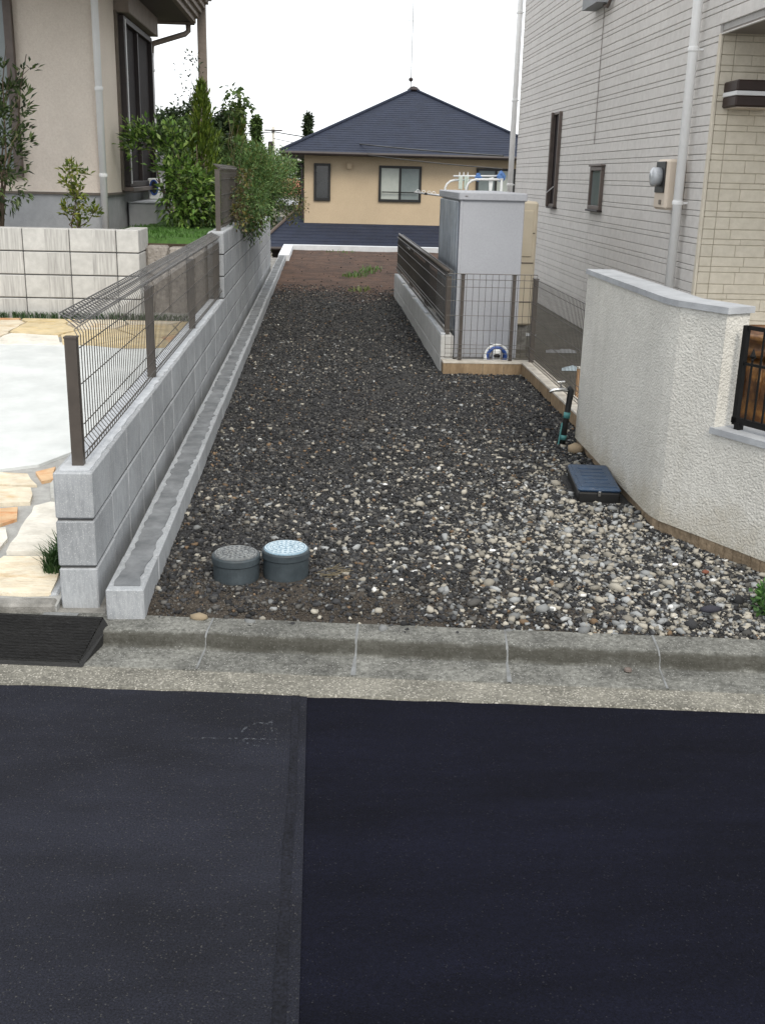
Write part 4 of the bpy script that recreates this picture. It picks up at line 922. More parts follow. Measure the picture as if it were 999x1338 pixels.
# ------------------------------------------------------------------ shed and its neighbours
sd_ = thing('storage_shed', 'tall grey steel storage shed behind the wire grid fence', 'shed', (1.56, 10.8, .05))
MB().cbox(1.275, 1.85, 10.0, 11.6, .17, 1.60, .006).build('body', 'shed', sd_)
MB().cbox(1.245, 1.868, 9.975, 11.66, 1.592, 1.662, .008).build('lid', 'shed', sd_)
MB().box(1.29, 1.84, 10.02, 11.6, .04, .171).build('base', 'found', sd_)
dr = MB().box(1.2665, 1.2765, 10.03, 11.58, .20, 1.585)
dr.build('door_panel', 'shed_steel', sd_)
for i in range(15):
    y = 10.06 + i * .104; MB().cbox(1.248, 1.268, y, y + .05, .205, 1.58, .007).build('door_rib', 'shed_steel', sd_)
MB().cbox(1.262, 1.290, 9.996, 10.026, .17, 1.592, .004).build('corner_post', 'shed', sd_)
MB().cbox(1.300, 1.325, 9.968, 9.976, 1.625, 1.632, .002).build('lid_screw', 'flash', sd_)
MB().cbox(1.60, 1.63, 9.992, 10.002, .28, .31, .003).build('bolt', 'chrome', sd_)
wt = thing('water_heater', 'beige water heater tank between the shed and the house', 'water heater', (2.1, 11.6, .05))
MB().cbox(1.93, 2.235, 11.3, 11.95, .31, 1.57, .02).build('tank_casing', 'tank', wt)
for zz in (.55, .95, 1.25): MB().cbox(1.95, 2.215, 11.292, 11.303, zz, zz + .012, .002).build('seam', 'flash', wt)
MB().cbox(1.99, 2.19, 11.288, 11.303, 1.02, 1.48, .005).build('access_panel', 'tank', wt)
MB().box(1.97, 2.20, 11.36, 11.9, .04, .312).build('base', 'footing', wt)
hr2 = thing('hose_reel', 'blue and white hose reel at the foot of the grey shed', 'hose reel', (1.63, 9.85, .05))
def ring(c, r, t, n=24): return MB().tube([(c[0] + r * math.cos(a), c[1], c[2] + r * math.sin(a)) for a in np.linspace(0, 2 * math.pi, n)], t, 8, cap=False)
ring((1.635, 9.80, .215), .108, .012).build('reel_rim', 'white_plastic', hr2)
for y in (9.80, 9.83, 9.86): ring((1.635, y, .215), .085, .017).build('hose', 'blue_plastic', hr2)
MB().cbox(1.60, 1.67, 9.775, 9.89, .05, .285, .012).build('frame', 'white_plastic', hr2)
MB().lathe([(.03, 0), (.03, .02), (.01, .03)], (1.635, 9.775, .215), 12).build('hub', 'plastic_black', hr2)
MB().tube([(1.53, 9.79, .05), (1.53, 9.79, .20), (1.535, 9.79, .23)], [.016, .016, .006], 8).build('nozzle', 'white_plastic', hr2)

ls = thing('laundry_stand', 'white bent-tube laundry stand showing above the shed lid', 'laundry stand', (1.62, 11.95, .05))
def arc(x0, z0, x1, z1, y):
    return [(x0, y, .05), (x0, y, z0), (x0 + .018, y, z0 + (z1 - z0) * .5), (x0 + .055, y, z0 + (z1 - z0) * .85), (x0 + .10, y, z1), (x1, y, z1 + .006)]
MB().tube(arc(1.342, 1.68, 1.66, 1.760, 11.98), .012, 10).build('bent_tube', 'white_plastic', ls, smooth=True)
MB().tube(arc(1.558, 1.68, 1.95, 1.772, 11.90), .013, 10).build('bent_tube', 'white_plastic', ls, smooth=True)
MB().tube([(1.42, 11.94, 1.80), (1.96, 11.94, 1.815)], .009, 8).build('cross_bar', 'white_plastic', ls, smooth=True)
MB().tube([(1.94, 11.90, .05), (1.935, 11.90, 1.77)], .014, 8).build('upright', 'white_plastic', ls, smooth=True)
pl_ = thing('drying_pole', 'silver drying pole with clips sticking out left of the shed lid', 'pole', (1.0, 11.88, 1.6))
MB().tube([(1.0, 11.88, 1.626), (2.0, 11.88, 1.53)], .011, 10).build('tube', 'chrome', pl_, smooth=True)
MB().lathe([(.014, -.012), (.016, -.01), (.016, .01), (.014, .012)], (1.125, 11.88, 1.613), 10).build('joint', 'plastic_black', pl_)
for x in (1.04, 1.10, 1.16, 1.21):
    MB().tube([(x + .02 * math.cos(a), 11.875, 1.632 - (x - 1.0) * .09 + .025 * math.sin(a)) for a in np.linspace(0, math.pi, 8)], .003, 5).build('clip_ring', 'white_plastic', pl_)
pg = thing('peg_hanger', 'pale green clothes pegs hanging on the laundry stand', 'clothes pegs', (1.5, 11.9, 1.66))
for x, dx in ((1.49, .004), (1.51, -.002), (1.55, .006), (1.575, .0)):
    MB().cbox(x - .011, x + .011, 11.93, 11.955, 1.665 + dx, 1.80 + dx, .003).build('peg', 'pale_green', pg)
for i in range(6):
    x = 1.475 + i * .022; MB().tube([(x, 11.94, 1.79), (x + .012 * (-1) ** i, 11.94, 1.845)], .0035, 5).build('peg_tip', 'white_plastic', pg)
def rag(name, label, c, r, seed):
    rr = random.Random(seed); b = MB(); n = 12; m = 7; V = []
    for i in range(m):
        ph = math.pi * i / (m - 1)
        for j in range(n):
            a = 2 * math.pi * j / n; q_ = r * (1 + rr.uniform(-.3, .3))
            V.append((c[0] + q_ * math.sin(ph) * math.cos(a), c[1] + q_ * math.sin(ph) * math.sin(a) * .7, c[2] + q_ * 1.1 * math.cos(ph)))
    F = [(i * n + j, (i + 1) * n + j, (i + 1) * n + (j + 1) % n, i * n + (j + 1) % n) for i in range(m - 1) for j in range(n)]
    b.add(V, F); return tag(b.build(name, 'blue_cloth', None), label, 'cloth')
rag('cloth_knot', 'blue cloth knotted on the middle of the laundry stand', (1.685, 11.92, 1.795), .035, 1)
rag('cloth_knot', 'blue cloth knotted at the right end of the laundry stand', (1.93, 11.92, 1.81), .045, 2)
b = MB(); b.add([(1.80, 11.92, 1.79), (1.85, 11.925, 1.80), (1.835, 11.90, 1.66), (1.805, 11.905, 1.655), (1.80, 11.928, 1.79), (1.85, 11.933, 1.80), (1.835, 11.908, 1.66), (1.805, 11.913, 1.655)],
      [(0, 1, 2, 3), (7, 6, 5, 4), (0, 4, 5, 1), (1, 5, 6, 2), (2, 6, 7, 3), (3, 7, 4, 0)])
tag(b.build('hanging_strap', 'white_plastic'), 'white strap hanging from the laundry stand above the shed', 'strap')

# tap, stake, meter box, drain caps, litter
tp = thing('standpipe_tap', 'black lagged standpipe with chrome tap leaning beside the white wall', 'tap', (1.63, 6.92, .09))
A0, A1 = Vector((1.628, 6.92, .06)), Vector((1.668, 6.94, .455))
MB().tube([A0, A0.lerp(A1, .6), A1, A1 + Vector((-.02, 0, .018))], [.020, .019, .021, .018], 12).build('lagging', 'rubber_pipe', tp, smooth=True)
for t0, t1 in ((.16, .24), (.53, .63)): MB().tube([A0.lerp(A1, t0), A0.lerp(A1, t1)], .0225, 12).build('tape', 'teal', tp, smooth=True)
MB().tube([A0 + Vector((-.024, -.004, .02)), A0.lerp(A1, .45) + Vector((-.024, -.004, 0))], .006, 6).build('cable', 'teal', tp)
tb = MB().tube([A1 + Vector((.0, 0, .0)), A1 + Vector((-.05, 0, .005)), A1 + Vector((-.12, -.01, .002)), A1 + Vector((-.145, -.012, -.012))], [.014, .012, .011, .009], 10).build('spout', 'chrome', tp, smooth=True)
MB().tube([A1 + Vector((-.065, 0, .01)), A1 + Vector((-.07, 0, .05))], .006, 8).build('stem', 'chrome', tb)
MB().tube([A1 + Vector((-.095, 0, .052)), A1 + Vector((-.045, 0, .056))], .007, 8).build('handle', 'chrome', tb)
sk = thing('wooden_stake', 'short orange-brown wooden stake behind the tap', 'stake', (2.05, 8.3, .05))
MB().prism([(2.03, 8.28), (2.075, 8.28), (2.075, 8.31), (2.03, 8.31)], .05, .37).build('shaft', 'wood', sk)
MB().prism([(2.028, 8.278), (2.077, 8.278), (2.077, 8.312), (2.028, 8.312)], .37, .385).build('painted_tip', 'tan_top', sk)
mb = thing('water_meter_box', 'blue-lidded black water meter box at the foot of the white wall', 'meter box', (1.57, 5.83, .08))
mrot = R_(-6)
def mr(b): b.v = [(1.572 + x * math.cos(mrot) - y * math.sin(mrot), 5.84 + x * math.sin(mrot) + y * math.cos(mrot), z) for x, y, z in b.v]; return b
mr(MB().cbox(-.115, .115, -.26, .26, .02, .145, .008)).build('box', 'plastic_black', mb)
ld = mr(MB().cbox(-.118, .118, -.263, .263, .146, .170, .010)).build('lid', 'meter_blue', mb)
mr(MB().cbox(-.098, .098, -.225, .225, .168, .1735, .003)).build('lid_panel', 'meter_blue', ld)
for k in range(5): mr(MB().cbox(-.07, .07, -.16 + k * .075, -.13 + k * .075, .172, .1765, .0015)).build('emboss', 'meter_blue', ld)
mr(MB().cbox(-.008, .008, -.272, -.258, .125, .155, .002)).build('latch', 'chrome', ld)

def drain(name, label, cx, cy, h, lidm, dots):
    t = thing(name, label, 'drain cap', (cx, cy, .08))
    MB().lathe([(.100, 0), (.100, h - .03), (.098, h - .03)], (cx, cy, .03), 48).build('pipe', 'pvc', t, smooth=False)
    MB().lathe([(.101, 0), (.105, .004), (.105, .030), (.102, .036), (.095, .036)], (cx, cy, .03 + h - .034), 48).build('collar', 'pvc', t)
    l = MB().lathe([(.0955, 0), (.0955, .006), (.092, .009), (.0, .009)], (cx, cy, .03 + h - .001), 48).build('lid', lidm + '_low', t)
    z = .03 + h + .008
    for r in (.086, .060, .034):
        b = MB(); n = 48
        for j in range(n):
            a0, a1 = 2 * math.pi * j / n, 2 * math.pi * (j + 1) / n
            vs = [(cx + rr * math.cos(a), cy + rr * math.sin(a), zz) for a in (a0, a1) for rr, zz in ((r, z - .001), (r, z + .0025), (r + .004, z + .0025), (r + .004, z - .001))]
            b.add(vs, [(0, 1, 5, 4), (1, 2, 6, 5), (2, 3, 7, 6)])
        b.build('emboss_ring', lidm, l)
    for (r, n) in ((.073, 22), (.047, 14), (.018, 6)):
        b = MB()
        for j in range(n):
            a = 2 * math.pi * j / n; ca, sa = math.cos(a), math.sin(a)
            pts = [(cx + (r + u) * ca - v * sa, cy + (r + u) * sa + v * ca) for u, v in ((-.007, -.005), (.007, -.005), (.007, .005), (-.007, .005))]
            b.prism(pts, z - .001, z + .003)
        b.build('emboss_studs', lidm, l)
    b = MB(); b.cbox(cx - .012, cx + .012, cy - .105, cy - .099, .03 + h - .05, .03 + h - .02, .001)
    return t
drain('drain_cap', 'shorter grey drain pipe stub with a dirty mottled lid', -.355, 4.42, .165, 'lid_dirty', 0)
drain('drain_cap', 'taller grey drain pipe stub with a bright pale blue lid', -.140, 4.45, .180, 'lid_blue', 1)
b = MB()
for i in range(26):
    x, y = .02 + random.uniform(-.03, .09), 4.42 + random.uniform(-.06, .07); a = random.uniform(-.5, .9); L = random.uniform(.03, .08)
    z = float(hgt(x, y)) + .014; b.tube([(x, y, z), (x + L * math.cos(a), y + L * math.sin(a), z + random.uniform(-.004, .01))], .0014, 4)
tag(b.build('dry_straw', 'twig'), 'few dry straw stalks on the gravel right of the drain caps', 'straw', kind='stuff')
def stone(name, label, c, s, m_cols, seed):
    rr = np.random.default_rng(seed); v, f = ico(); v = v * (1 + rr.uniform(-.14, .14, (12, 1))) * np.array(s); v += np.array(c)
    o = bpy.data.objects.new(name, np_mesh(name, v, f, 'stone', np.tile(np.array(m_cols), (12, 1)))); link(o); return tag(o, label, 'stone')
stone('large_stone', 'large flat tan stone at the kerb by the low block row', (-.47, 3.985, .085), (.042, .024, .018), (.25, .20, .135), 1)
stone('large_stone', 'long dark slate-coloured stone near the kerb at the right edge', (1.62, 4.02, .105), (.055, .022, .018), (.035, .035, .045), 2)
stone('large_stone', 'tan rock lying behind the tap at the white wall foot', (1.675, 6.72, .11), (.06, .05, .045), (.30, .23, .15), 3)
stone('white_shard', 'bright white tile shard on the gravel in front of the drain caps row', (.82, 4.72, .112), (.017, .011, .006), (.85, .85, .85), 4)
stone('white_shard', 'bright white tile shard among pale stones near the wall plinth', (1.63, 4.52, .118), (.016, .012, .007), (.85, .85, .88), 5)
stone('white_shard', 'small flat white shard in the middle of the dark gravel', (.38, 5.86, .105), (.018, .010, .006), (.8, .8, .8), 6)
stone('brick_chip', 'red brick chip among the pale stones by the plinth', (1.74, 4.43, .115), (.020, .013, .011), (.17, .065, .04), 7)
tag(MB().lathe([(.010, 0), (.016, .004), (.014, .012), (.003, .016)], (1.17, 3.62, .018), 8).build('fallen_leaf', 'frame_brown'), 'small brown dead leaf lying in the gutter', 'leaf')
# plastic sheeting scraps in the side yard
for (x, y, s, m, lb) in ((2.553, 11.2, .16, 'far_grey', 'crumpled grey plastic sheet on the side yard ground'), (2.45, 10.1, .13, 'lid_blue', 'pale blue plastic scrap on the side yard ground'), (2.4, 12.4, .12, 'found', 'small grey rag far back in the side yard')):
    xs = np.linspace(-s, s, 9); X, Y = np.meshgrid(xs, xs * .6); Z = .055 + .06 * vn(X + x, Y + y, 14) * np.clip(1 - (X / s) ** 2, 0, 1) * np.clip(1 - (Y / s / .6) ** 2, 0, 1)
    idx = np.arange(X.size).reshape(X.shape); F = np.stack([idx[:-1, :-1], idx[:-1, 1:], idx[1:, 1:], idx[1:, :-1]], -1).reshape(-1, 4)
    o = bpy.data.objects.new('plastic_scrap', np_mesh('plastic_scrap', np.stack([X + x + .2 * Y, Y + y, Z], -1).reshape(-1, 3), F, m)); link(o); tag(o, lb, 'plastic sheet')

# ================================================================== PLANTS
def leafmesh(pos, dirs, L, W, cols, droop=.0):
    """folded four-point leaves: pos, dirs (n,3)"""
    n = len(pos); d = dirs / np.maximum(np.linalg.norm(dirs, axis=1, keepdims=True), 1e-6)
    up = RNG.normal(0, .45, (n, 3)) + np.array([0, 0, 1.0]); s = np.cross(d, up); s /= np.maximum(np.linalg.norm(s, axis=1, keepdims=True), 1e-6)
    u = np.cross(s, d); L = L[:, None]; W = W[:, None]
    v = np.stack([pos, pos + d * L * .45 + s * W + u * W * .35, pos + d * L - u * L * droop, pos + d * L * .45 - s * W + u * W * .35], 1)
    k = np.arange(n)[:, None] * 4
    f = np.concatenate([k + np.array([[0, 1, 2]]), k + np.array([[0, 2, 3]])], 0)
    return v.reshape(-1, 3), f, np.repeat(cols, 4, 0)
def mixcol(n, cs, var=.25):
    cs = np.array(cs); i = RNG.integers(0, len(cs), n); return 1.25 * cs[i] * RNG.uniform(1 - var, 1 + var, (n, 1))
def foliage(name, parent, clusters, per, L, W, cs, spread, up=.2, out=1.0, centre=None, mat_='leaf', droop=.15, var=.3):
    c = np.repeat(clusters, per, 0); n = len(c)
    off = RNG.normal(0, 1, (n, 3)); off /= np.linalg.norm(off, axis=1, keepdims=True)
    pos = c + off * spread * RNG.random((n, 1))
    dr = off.copy()
    if centre is not None: dr += out * (c - np.array(centre)) / (np.linalg.norm(c - np.array(centre), axis=1, keepdims=True) + 1e-6)
    dr[:, 2] += up
    v, f, col = leafmesh(pos, dr, RNG.uniform(.6, 1.2, n) * L, RNG.uniform(.7, 1.2, n) * W, mixcol(n, cs, var), droop)
    o = bpy.data.objects.new(name, np_mesh(name, v, f, mat_, col)); return link(o, parent)
def ellips(n, c, r, shell=.0):
    p = RNG.normal(0, 1, (n, 3)); p /= np.linalg.norm(p, axis=1, keepdims=True)
    return np.array(c) + p * (shell + (1 - shell) * RNG.random((n, 1)) ** .45) * np.array(r)
def stems(name, parent, base, tips, r, m='bark', wob=.04, n=6):
    b = MB()
    for t in tips:
        p0 = Vector(base) + Vector((random.uniform(-.04, .04), random.uniform(-.04, .04), 0)); p1 = Vector(t)
        pts = []
        for i in range(n):
            k = i / (n - 1); q_ = p0.lerp(p1, k); q_.z = p0.z + (p1.z - p0.z) * k ** .85
            if 0 < i < n - 1: q_ += Vector((random.uniform(-wob, wob), random.uniform(-wob, wob), 0))
            pts.append(q_)
        b.tube(pts, [r * (1 - .75 * i / (n - 1)) for i in range(n)], 6)
    return b.build(name, m, parent, smooth=True)
# dark-leaved shrub in front of the left house
s1 = thing('tall_shrub', 'tall dark-leaved multi-stem shrub in front of the stucco wall', 'shrub', (-2.85, 10.15, 1.14))
tips = [(-2.85 + random.uniform(-.32, .42), 10.15 + random.uniform(-.22, .22), random.uniform(2.25, 3.0)) for _ in range(11)]
stems('stem', s1, (-2.86, 10.15, 1.12), tips, .014)
cl = np.concatenate([np.array([Vector((-2.86, 10.15, 1.14)).lerp(Vector(t), random.uniform(.3, 1)) for t in tips * 9]) + RNG.normal(0, .055, (99, 3)), ellips(105, (-2.85, 10.15, 2.0), (.36, .28, .78))])
cl = cl[(cl[:, 2] > 1.35)]
tw = MB()
for c in cl[::3]: tw.tube([(c[0] * .6 - 2.85 * .4, c[1], c[2] - .12), (c[0] * .85 - 2.85 * .15, c[1], c[2] - .04), tuple(c)], [.004, .003, .002], 4)
tag(tw.build('twig', 'twig', s1), kind='stuff')
foliage('leaves', s1, cl, 9, .075, .014, [(.036, .062, .020), (.055, .088, .026), (.08, .115, .035), (.026, .042, .015)], .07, up=.1, centre=(-2.85, 10.15, 1.7))
s2 = thing('small_shrub', 'small yellow-green young shrub behind the garden wall', 'shrub', (-2.22, 10.2, 1.14))
stems('stem', s2, (-2.22, 10.2, 1.12), [(-2.19, 10.2, 1.80), (-2.23, 10.18, 1.84), (-2.02, 10.18, 1.44), (-2.27, 10.2, 1.5)], .008)
cl = np.concatenate([np.stack([RNG.normal(-2.215, .045, 46), RNG.normal(10.19, .04, 46), RNG.uniform(1.26, 1.82, 46)], -1), ellips(9, (-2.06, 10.18, 1.42), (.08, .05, .06))])
foliage('leaves', s2, cl, 8, .062, .014, [(.16, .19, .025), (.11, .15, .02), (.20, .21, .04), (.07, .11, .02)], .05, up=.7)
# citrus-like shrub
s3 = thing('broadleaf_shrub', 'glossy broadleaf shrub with a branch reaching over the dark window', 'shrub', (-1.5, 12.0, 1.16))
tips = [(-1.95, 12.3, 2.20), (-1.62, 12.3, 2.1), (-1.5, 12.0, 1.95), (-1.3, 12.0, 2.05), (-1.75, 12.1, 1.7)]
stems('stem', s3, (-1.5, 12.05, 1.13), tips, .016)
cl = np.concatenate([ellips(170, (-1.36, 11.9, 1.52), (.31, .40, .36)), ellips(44, (-1.86, 12.2, 2.13), (.26, .16, .15)), ellips(30, (-1.58, 12.2, 2.05), (.17, .15, .15)), ellips(26, (-1.50, 12.4, 1.85), (.2, .15, .12)), ellips(10, (-2.0, 12.1, 2.02), (.05, .08, .15)), ellips(16, (-1.60, 11.9, 1.82), (.12, .15, .12))])
foliage('leaves', s3, cl, 8, .075, .019, [(.08, .16, .025), (.13, .22, .04), (.04, .075, .018), (.19, .27, .07), (.025, .045, .014)], .12, up=.0, centre=(-1.45, 12, 1.6))
# golden conifers
def conifer(name, label, c, h, r, cs, n=900, L=.09):
    t = thing(name, label, 'conifer', c)
    stems('trunk', t, c, [(c[0], c[1], c[2] + h * .9)], .025)
    z = RNG.random(n) ** 1.25; rad = r * (1 - z) ** .75 * np.clip(z * 7 + .45, 0, 1) * (.45 + .55 * RNG.random(n) ** .4); a = RNG.uniform(0, 6.283, n)
    rad *= 1 + .22 * np.sin(a * 3 + z * 11) + .2 * np.sin(z * 23 + a); rad = np.abs(rad) * RNG.uniform(.8, 1.15, n)
    pos = np.stack([c[0] + rad * np.cos(a), c[1] + rad * np.sin(a), c[2] + .03 + z * h], -1)
    cc = np.repeat(pos, 6, 0); m = len(cc)
    dr = np.stack([np.repeat(np.cos(a), 6) * .5, np.repeat(np.sin(a), 6) * .5, np.full(m, 1.3)], -1) + RNG.normal(0, .35, (m, 3))
    v, f, col = leafmesh(cc + RNG.normal(0, .018, (m, 3)), dr, RNG.uniform(.6, 1.2, m) * L, RNG.uniform(.006, .012, m) * L / .09, mixcol(m, cs, .3), 0)
    o = bpy.data.objects.new('crown', np_mesh('crown', v, f, 'leaf', col)); link(o, t); return t
conifer('golden_conifer', 'bright green pointed conifer in front of the porch post', (-1.33, 12.9, 1.15), 1.52, .27, [(.08, .13, .018), (.13, .18, .025), (.05, .085, .014)], 800)
conifer('golden_conifer', 'slimmer green conifer just right of the bright one', (-1.03, 14.4, 1.15), 1.32, .15, [(.05, .09, .018), (.08, .12, .022), (.09, .085, .02)], 700)
# feathery vegetable plants spilling over the wall
s4 = thing('feathery_bush', 'feathery grey-green bush spilling over the end of the long wall', 'bush', (-.95, 13.4, 1.16))
cl = np.concatenate([ellips(470, (-.86, 13.6, 1.72), (.38, .95, .42)), ellips(300, (-.64, 14.6, 1.68), (.33, .9, .42)), ellips(60, (-.72, 12.6, 1.42), (.18, .45, .3)), ellips(60, (-1.12, 12.1, 1.45), (.16, .5, .25))])
tips = [tuple(c) for c in cl[::24]]
stems('stem', s4, (-1.0, 13.5, 1.13), tips, .006, 'twig')
foliage('leaves', s4, cl, 26, .050, .0075, [(.085, .16, .05), (.12, .21, .065), (.05, .095, .03), (.17, .26, .10), (.13, .15, .04)], .115, up=.1, centre=(-.85, 13.6, 1.5))
s5 = thing('withered_vine', 'brown and yellow withered foliage hanging on the mesh fence', 'vine', (-.86, 11.6, 1.25))
stems('stem', s5, (-.99, 11.4, 1.2), [(-.84, 11.4, 1.5), (-.80, 11.9, 1.7), (-.78, 12.4, 1.28)], .005, 'twig')
cl = np.concatenate([ellips(40, (-.83, 11.6, 1.42), (.10, .55, .22)), ellips(26, (-.72, 12.9, 1.3), (.1, .5, .14)), ellips(18, (-.76, 11.5, 1.72), (.06, .2, .12)), ellips(30, (-.35, 15.4, 1.35), (.16, .3, .25))])
foliage('leaves', s5, cl, 11, .045, .012, [(.10, .085, .03), (.15, .13, .03), (.07, .05, .025), (.06, .09, .03), (.07, .11, .035)], .09, up=-.3)
s6 = thing('trailing_vine', 'dark narrow-leaved vine trailing down the face of the long wall', 'vine', (-.85, 13.4, 1.25))
tr = MB(); vp = []
for k in range(9):
    y = 12.4 + k * .33; p = [(-.90, y, 1.30), (-.868, y + .03, 1.24), (-.862, y + .10, 1.24 - random.uniform(.08, .3))]
    tr.tube(p, .004, 4); vp += [Vector(p[1]).lerp(Vector(p[2]), u) for u in (0, .3, .6, 1)]
tr.build('stem', 'twig', s6)
foliage('leaves', s6, np.array(vp) + np.array([.02, 0, 0]), 7, .06, .011, [(.05, .08, .03), (.035, .06, .025), (.07, .1, .04)], .05, up=-.6)
s7 = thing('tall_sapling', 'thin sparse sapling standing against the white sky by the porch post', 'sapling', (-1.5, 13.8, 1.16))
tips = [(-1.56, 13.8, 3.02), (-1.46, 13.9, 3.12), (-1.42, 13.8, 2.7)]
stems('stem', s7, (-1.5, 13.8, 1.13), tips, .008, 'twig', .03, 9)
cl = np.stack([RNG.normal(-1.52, .07, 60), RNG.normal(13.8, .06, 60), RNG.uniform(2.1, 3.1, 60)], -1)
foliage('leaves', s7, cl, 3, .05, .013, [(.05, .07, .035), (.07, .09, .05), (.035, .05, .025)], .06)
s8 = thing('climbing_beans', 'tall leggy climber with round leaves rising above the feathery bush', 'climber', (-1.0, 13.2, 1.16))
tips = [(-1.02, 13.2, 2.75), (-.93, 13.3, 2.68), (-.86, 13.3, 2.45), (-1.05, 13.1, 2.4)]
stems('stem', s8, (-1.0, 13.2, 1.13), tips, .007, 'twig', .03, 8)
cl = np.concatenate([np.stack([RNG.normal(-.99, .06, 40), RNG.normal(13.25, .08, 40), RNG.uniform(2.0, 2.75, 40)], -1), ellips(12, (-.90, 13.3, 2.5), (.09, .1, .08))])
foliage('leaves', s8, cl, 4, .075, .032, [(.07, .12, .03), (.05, .085, .025), (.10, .14, .04)], .06, up=-.2)
# leafy weed at the right kerb
wd = thing('leafy_weed', 'green leafy weed at the right picture edge beside the kerb', 'weed', (1.87, 3.98, .08))
stems('stem', wd, (1.88, 3.98, .07), [(1.84, 3.97, .14), (1.92, 4.02, .17), (1.85, 4.08, .13), (1.90, 3.9, .12)], .003, 'twig', .005)
foliage('leaves', wd, ellips(60, (1.93, 4.03, .125), (.10, .15, .05)), 8, .036, .012, [(.06, .14, .03), (.09, .19, .05), (.04, .09, .03)], .035, up=.4)

# ================================================================== FAR HOUSE
fh = thing('hip_roof_house', 'beige house with dark blue hip roof beyond the end of the lot', 'house', (3.2, 38, -3))
MB().box(-.51, 7.2, 36.0, 44.0, -.6, 2.46).build('wall', 'farwall', fh)
MB().box(-1.5, 8.0, 35.2, 45.0, -3.0, -.45).build('lower_wall', 'frame_dark', fh)
E0 = [(-1.25, 35.4), (7.72, 35.4), (7.72, 44.6), (-1.25, 44.6)]; AP = (3.237, 40.0); ZE, ZA = 2.46, 4.68
def ringpt(k): return [(x + (AP[0] - x) * k, y + (AP[1] - y) * k) for x, y in E0]
b = MB(); NRW = 30
for i in range(NRW):
    k0, k1 = i / NRW, (i + 1) / NRW; za, zb = ZE + (ZA - ZE) * k0, ZE + (ZA - ZE) * k1
    p0, p1 = ringpt(k0), ringpt(k1)
    for j in range(4):
        j2 = (j + 1) % 4
        b.add([(*p0[j], za + .012), (*p0[j2], za + .012), (*p1[j2], zb), (*p1[j], zb), (*p0[j], za - .01), (*p0[j2], za - .01)], [(0, 1, 2, 3), (4, 5, 1, 0)])
rf = b.build('roof', 'roof', fh)
for j in range(4): MB().tube([(*E0[j], ZE + .04), (AP[0], AP[1], ZA + .04)], .045, 6).build('hip_ridge', 'roof', rf)
MB().lathe([(.20, 0), (.22, .03), (.12, .12), (.02, .15)], (AP[0], AP[1], ZA - .02), 10).build('roof_finial', 'frame_dark', rf)
MB().prism([(x, y) for x, y in E0], 2.36, 2.45).build('eave_board', 'frame_dark', rf)
g = MB(); g.tube([(-1.30, 35.34, 2.42), (7.78, 35.34, 2.42)], .055, 8); g.build('gutter', 'frame_dark', rf)
MB().tube([(-1.2, 35.42, 2.36), (-1.2, 35.5, 2.2), (-.58, 35.95, 2.08), (-.56, 35.96, .4)], .035, 6).build('rain_pipe', 'frame_dark', fh)
b = MB(); NRW = 14
for i in range(NRW):
    k0, k1 = i / NRW, (i + 1) / NRW
    y0, y1 = 34.3 + 3.1 * k0, 34.3 + 3.1 * k1; z0, z1 = -.4 + 1.24 * k0, -.4 + 1.24 * k1; x0, x1 = -1.95 + 1.43 * k0, -1.95 + 1.43 * k1
    b.add([(x0, y0, z0 + .012), (8.3, y0, z0 + .012), (8.3, y1, z1), (x1, y1, z1), (x0, y0, z0 - .01), (8.3, y0, z0 - .01)], [(0, 1, 2, 3), (4, 5, 1, 0)])
b.add([(-1.95, 34.3, -.4), (-.52, 37.4, .84), (-.52, 44, .84), (-1.95, 46, -.4)], [(0, 1, 2, 3)])
lr = b.build('lower_roof', 'roof', fh)
MB().tube([(-1.97, 34.28, -.36), (-.54, 37.4, .88)], .05, 6).build('hip_ridge', 'frame_brown', lr)
MB().tube([(-2.0, 34.24, -.43), (8.3, 34.24, -.43)], .055, 8).build('gutter', 'frame_dark', lr)
def fwin(x0, x1, z0, z1, gl, split):
    Y = 36.0; t = .075
    f = MB(); f.cbox(x0, x1, Y - .07, Y, z0, z0 + t, .004).cbox(x0, x1, Y - .07, Y, z1 - t, z1, .004).cbox(x0, x0 + t, Y - .07, Y, z0 + t, z1 - t, .004).cbox(x1 - t, x1, Y - .07, Y, z0 + t, z1 - t, .004)
    w_ = f.build('window', 'frame_black', fh); xs = [x0 + t, .5 * (x0 + x1), x1 - t] if split else [x0 + t, x1 - t]
    for i in range(len(xs) - 1):
        MB().box(xs[i] + .003, xs[i + 1] - .003, Y - .03 - .012 * i, Y, z0 + t + .003, z1 - t - .003).build('pane', gl[i], w_)
    if split:
        MB().cbox(xs[1] - .035, xs[1] + .035, Y - .06, Y, z0 + t, z1 - t, .003).build('mullion', 'frame_black', w_)
        MB().tube([(x0 + .1, Y - .12, z0 + .30), (x1 - .1, Y - .12, z0 + .30)], .016, 6).build('guard_rail', 'frame_black', w_)
    return w_
fwin(-.20, .33, .985, 2.13, ['glass_grey' if False else 'glass_dark'], False)
fwin(1.88, 3.25, 1.0, 2.11, ['blind', 'glass_grey'], True)
fwin(5.02, 6.30, 1.0, 2.11, ['glass_grey', 'blind'], True)
MB().cbox(.85, 1.0, 35.86, 36.0, 1.98, 2.16, .01).build('vent_cap', 'farwall', fh)
an = thing('tv_antenna', 'thin antenna mast with small dish on the hip roof peak', 'antenna', (3.15, 40.05, 4.7))
MB().tube([(3.16, 40.05, 4.6), (3.14, 40.05, 5.0), (3.15, 40.05, 8.9)], .016, 6).build('mast', 'far_grey', an)
MB().lathe([(.02, -.07), (.07, -.04), (.08, .02), (.05, .06), (.01, .07)], (3.13, 40.0, 5.02), 10).build('dish', 'frame_dark', an)
MB().tube([(2.98, 40.05, 6.9), (3.18, 40.05, 6.9)], .012, 5).build('arm', 'far_grey', an)
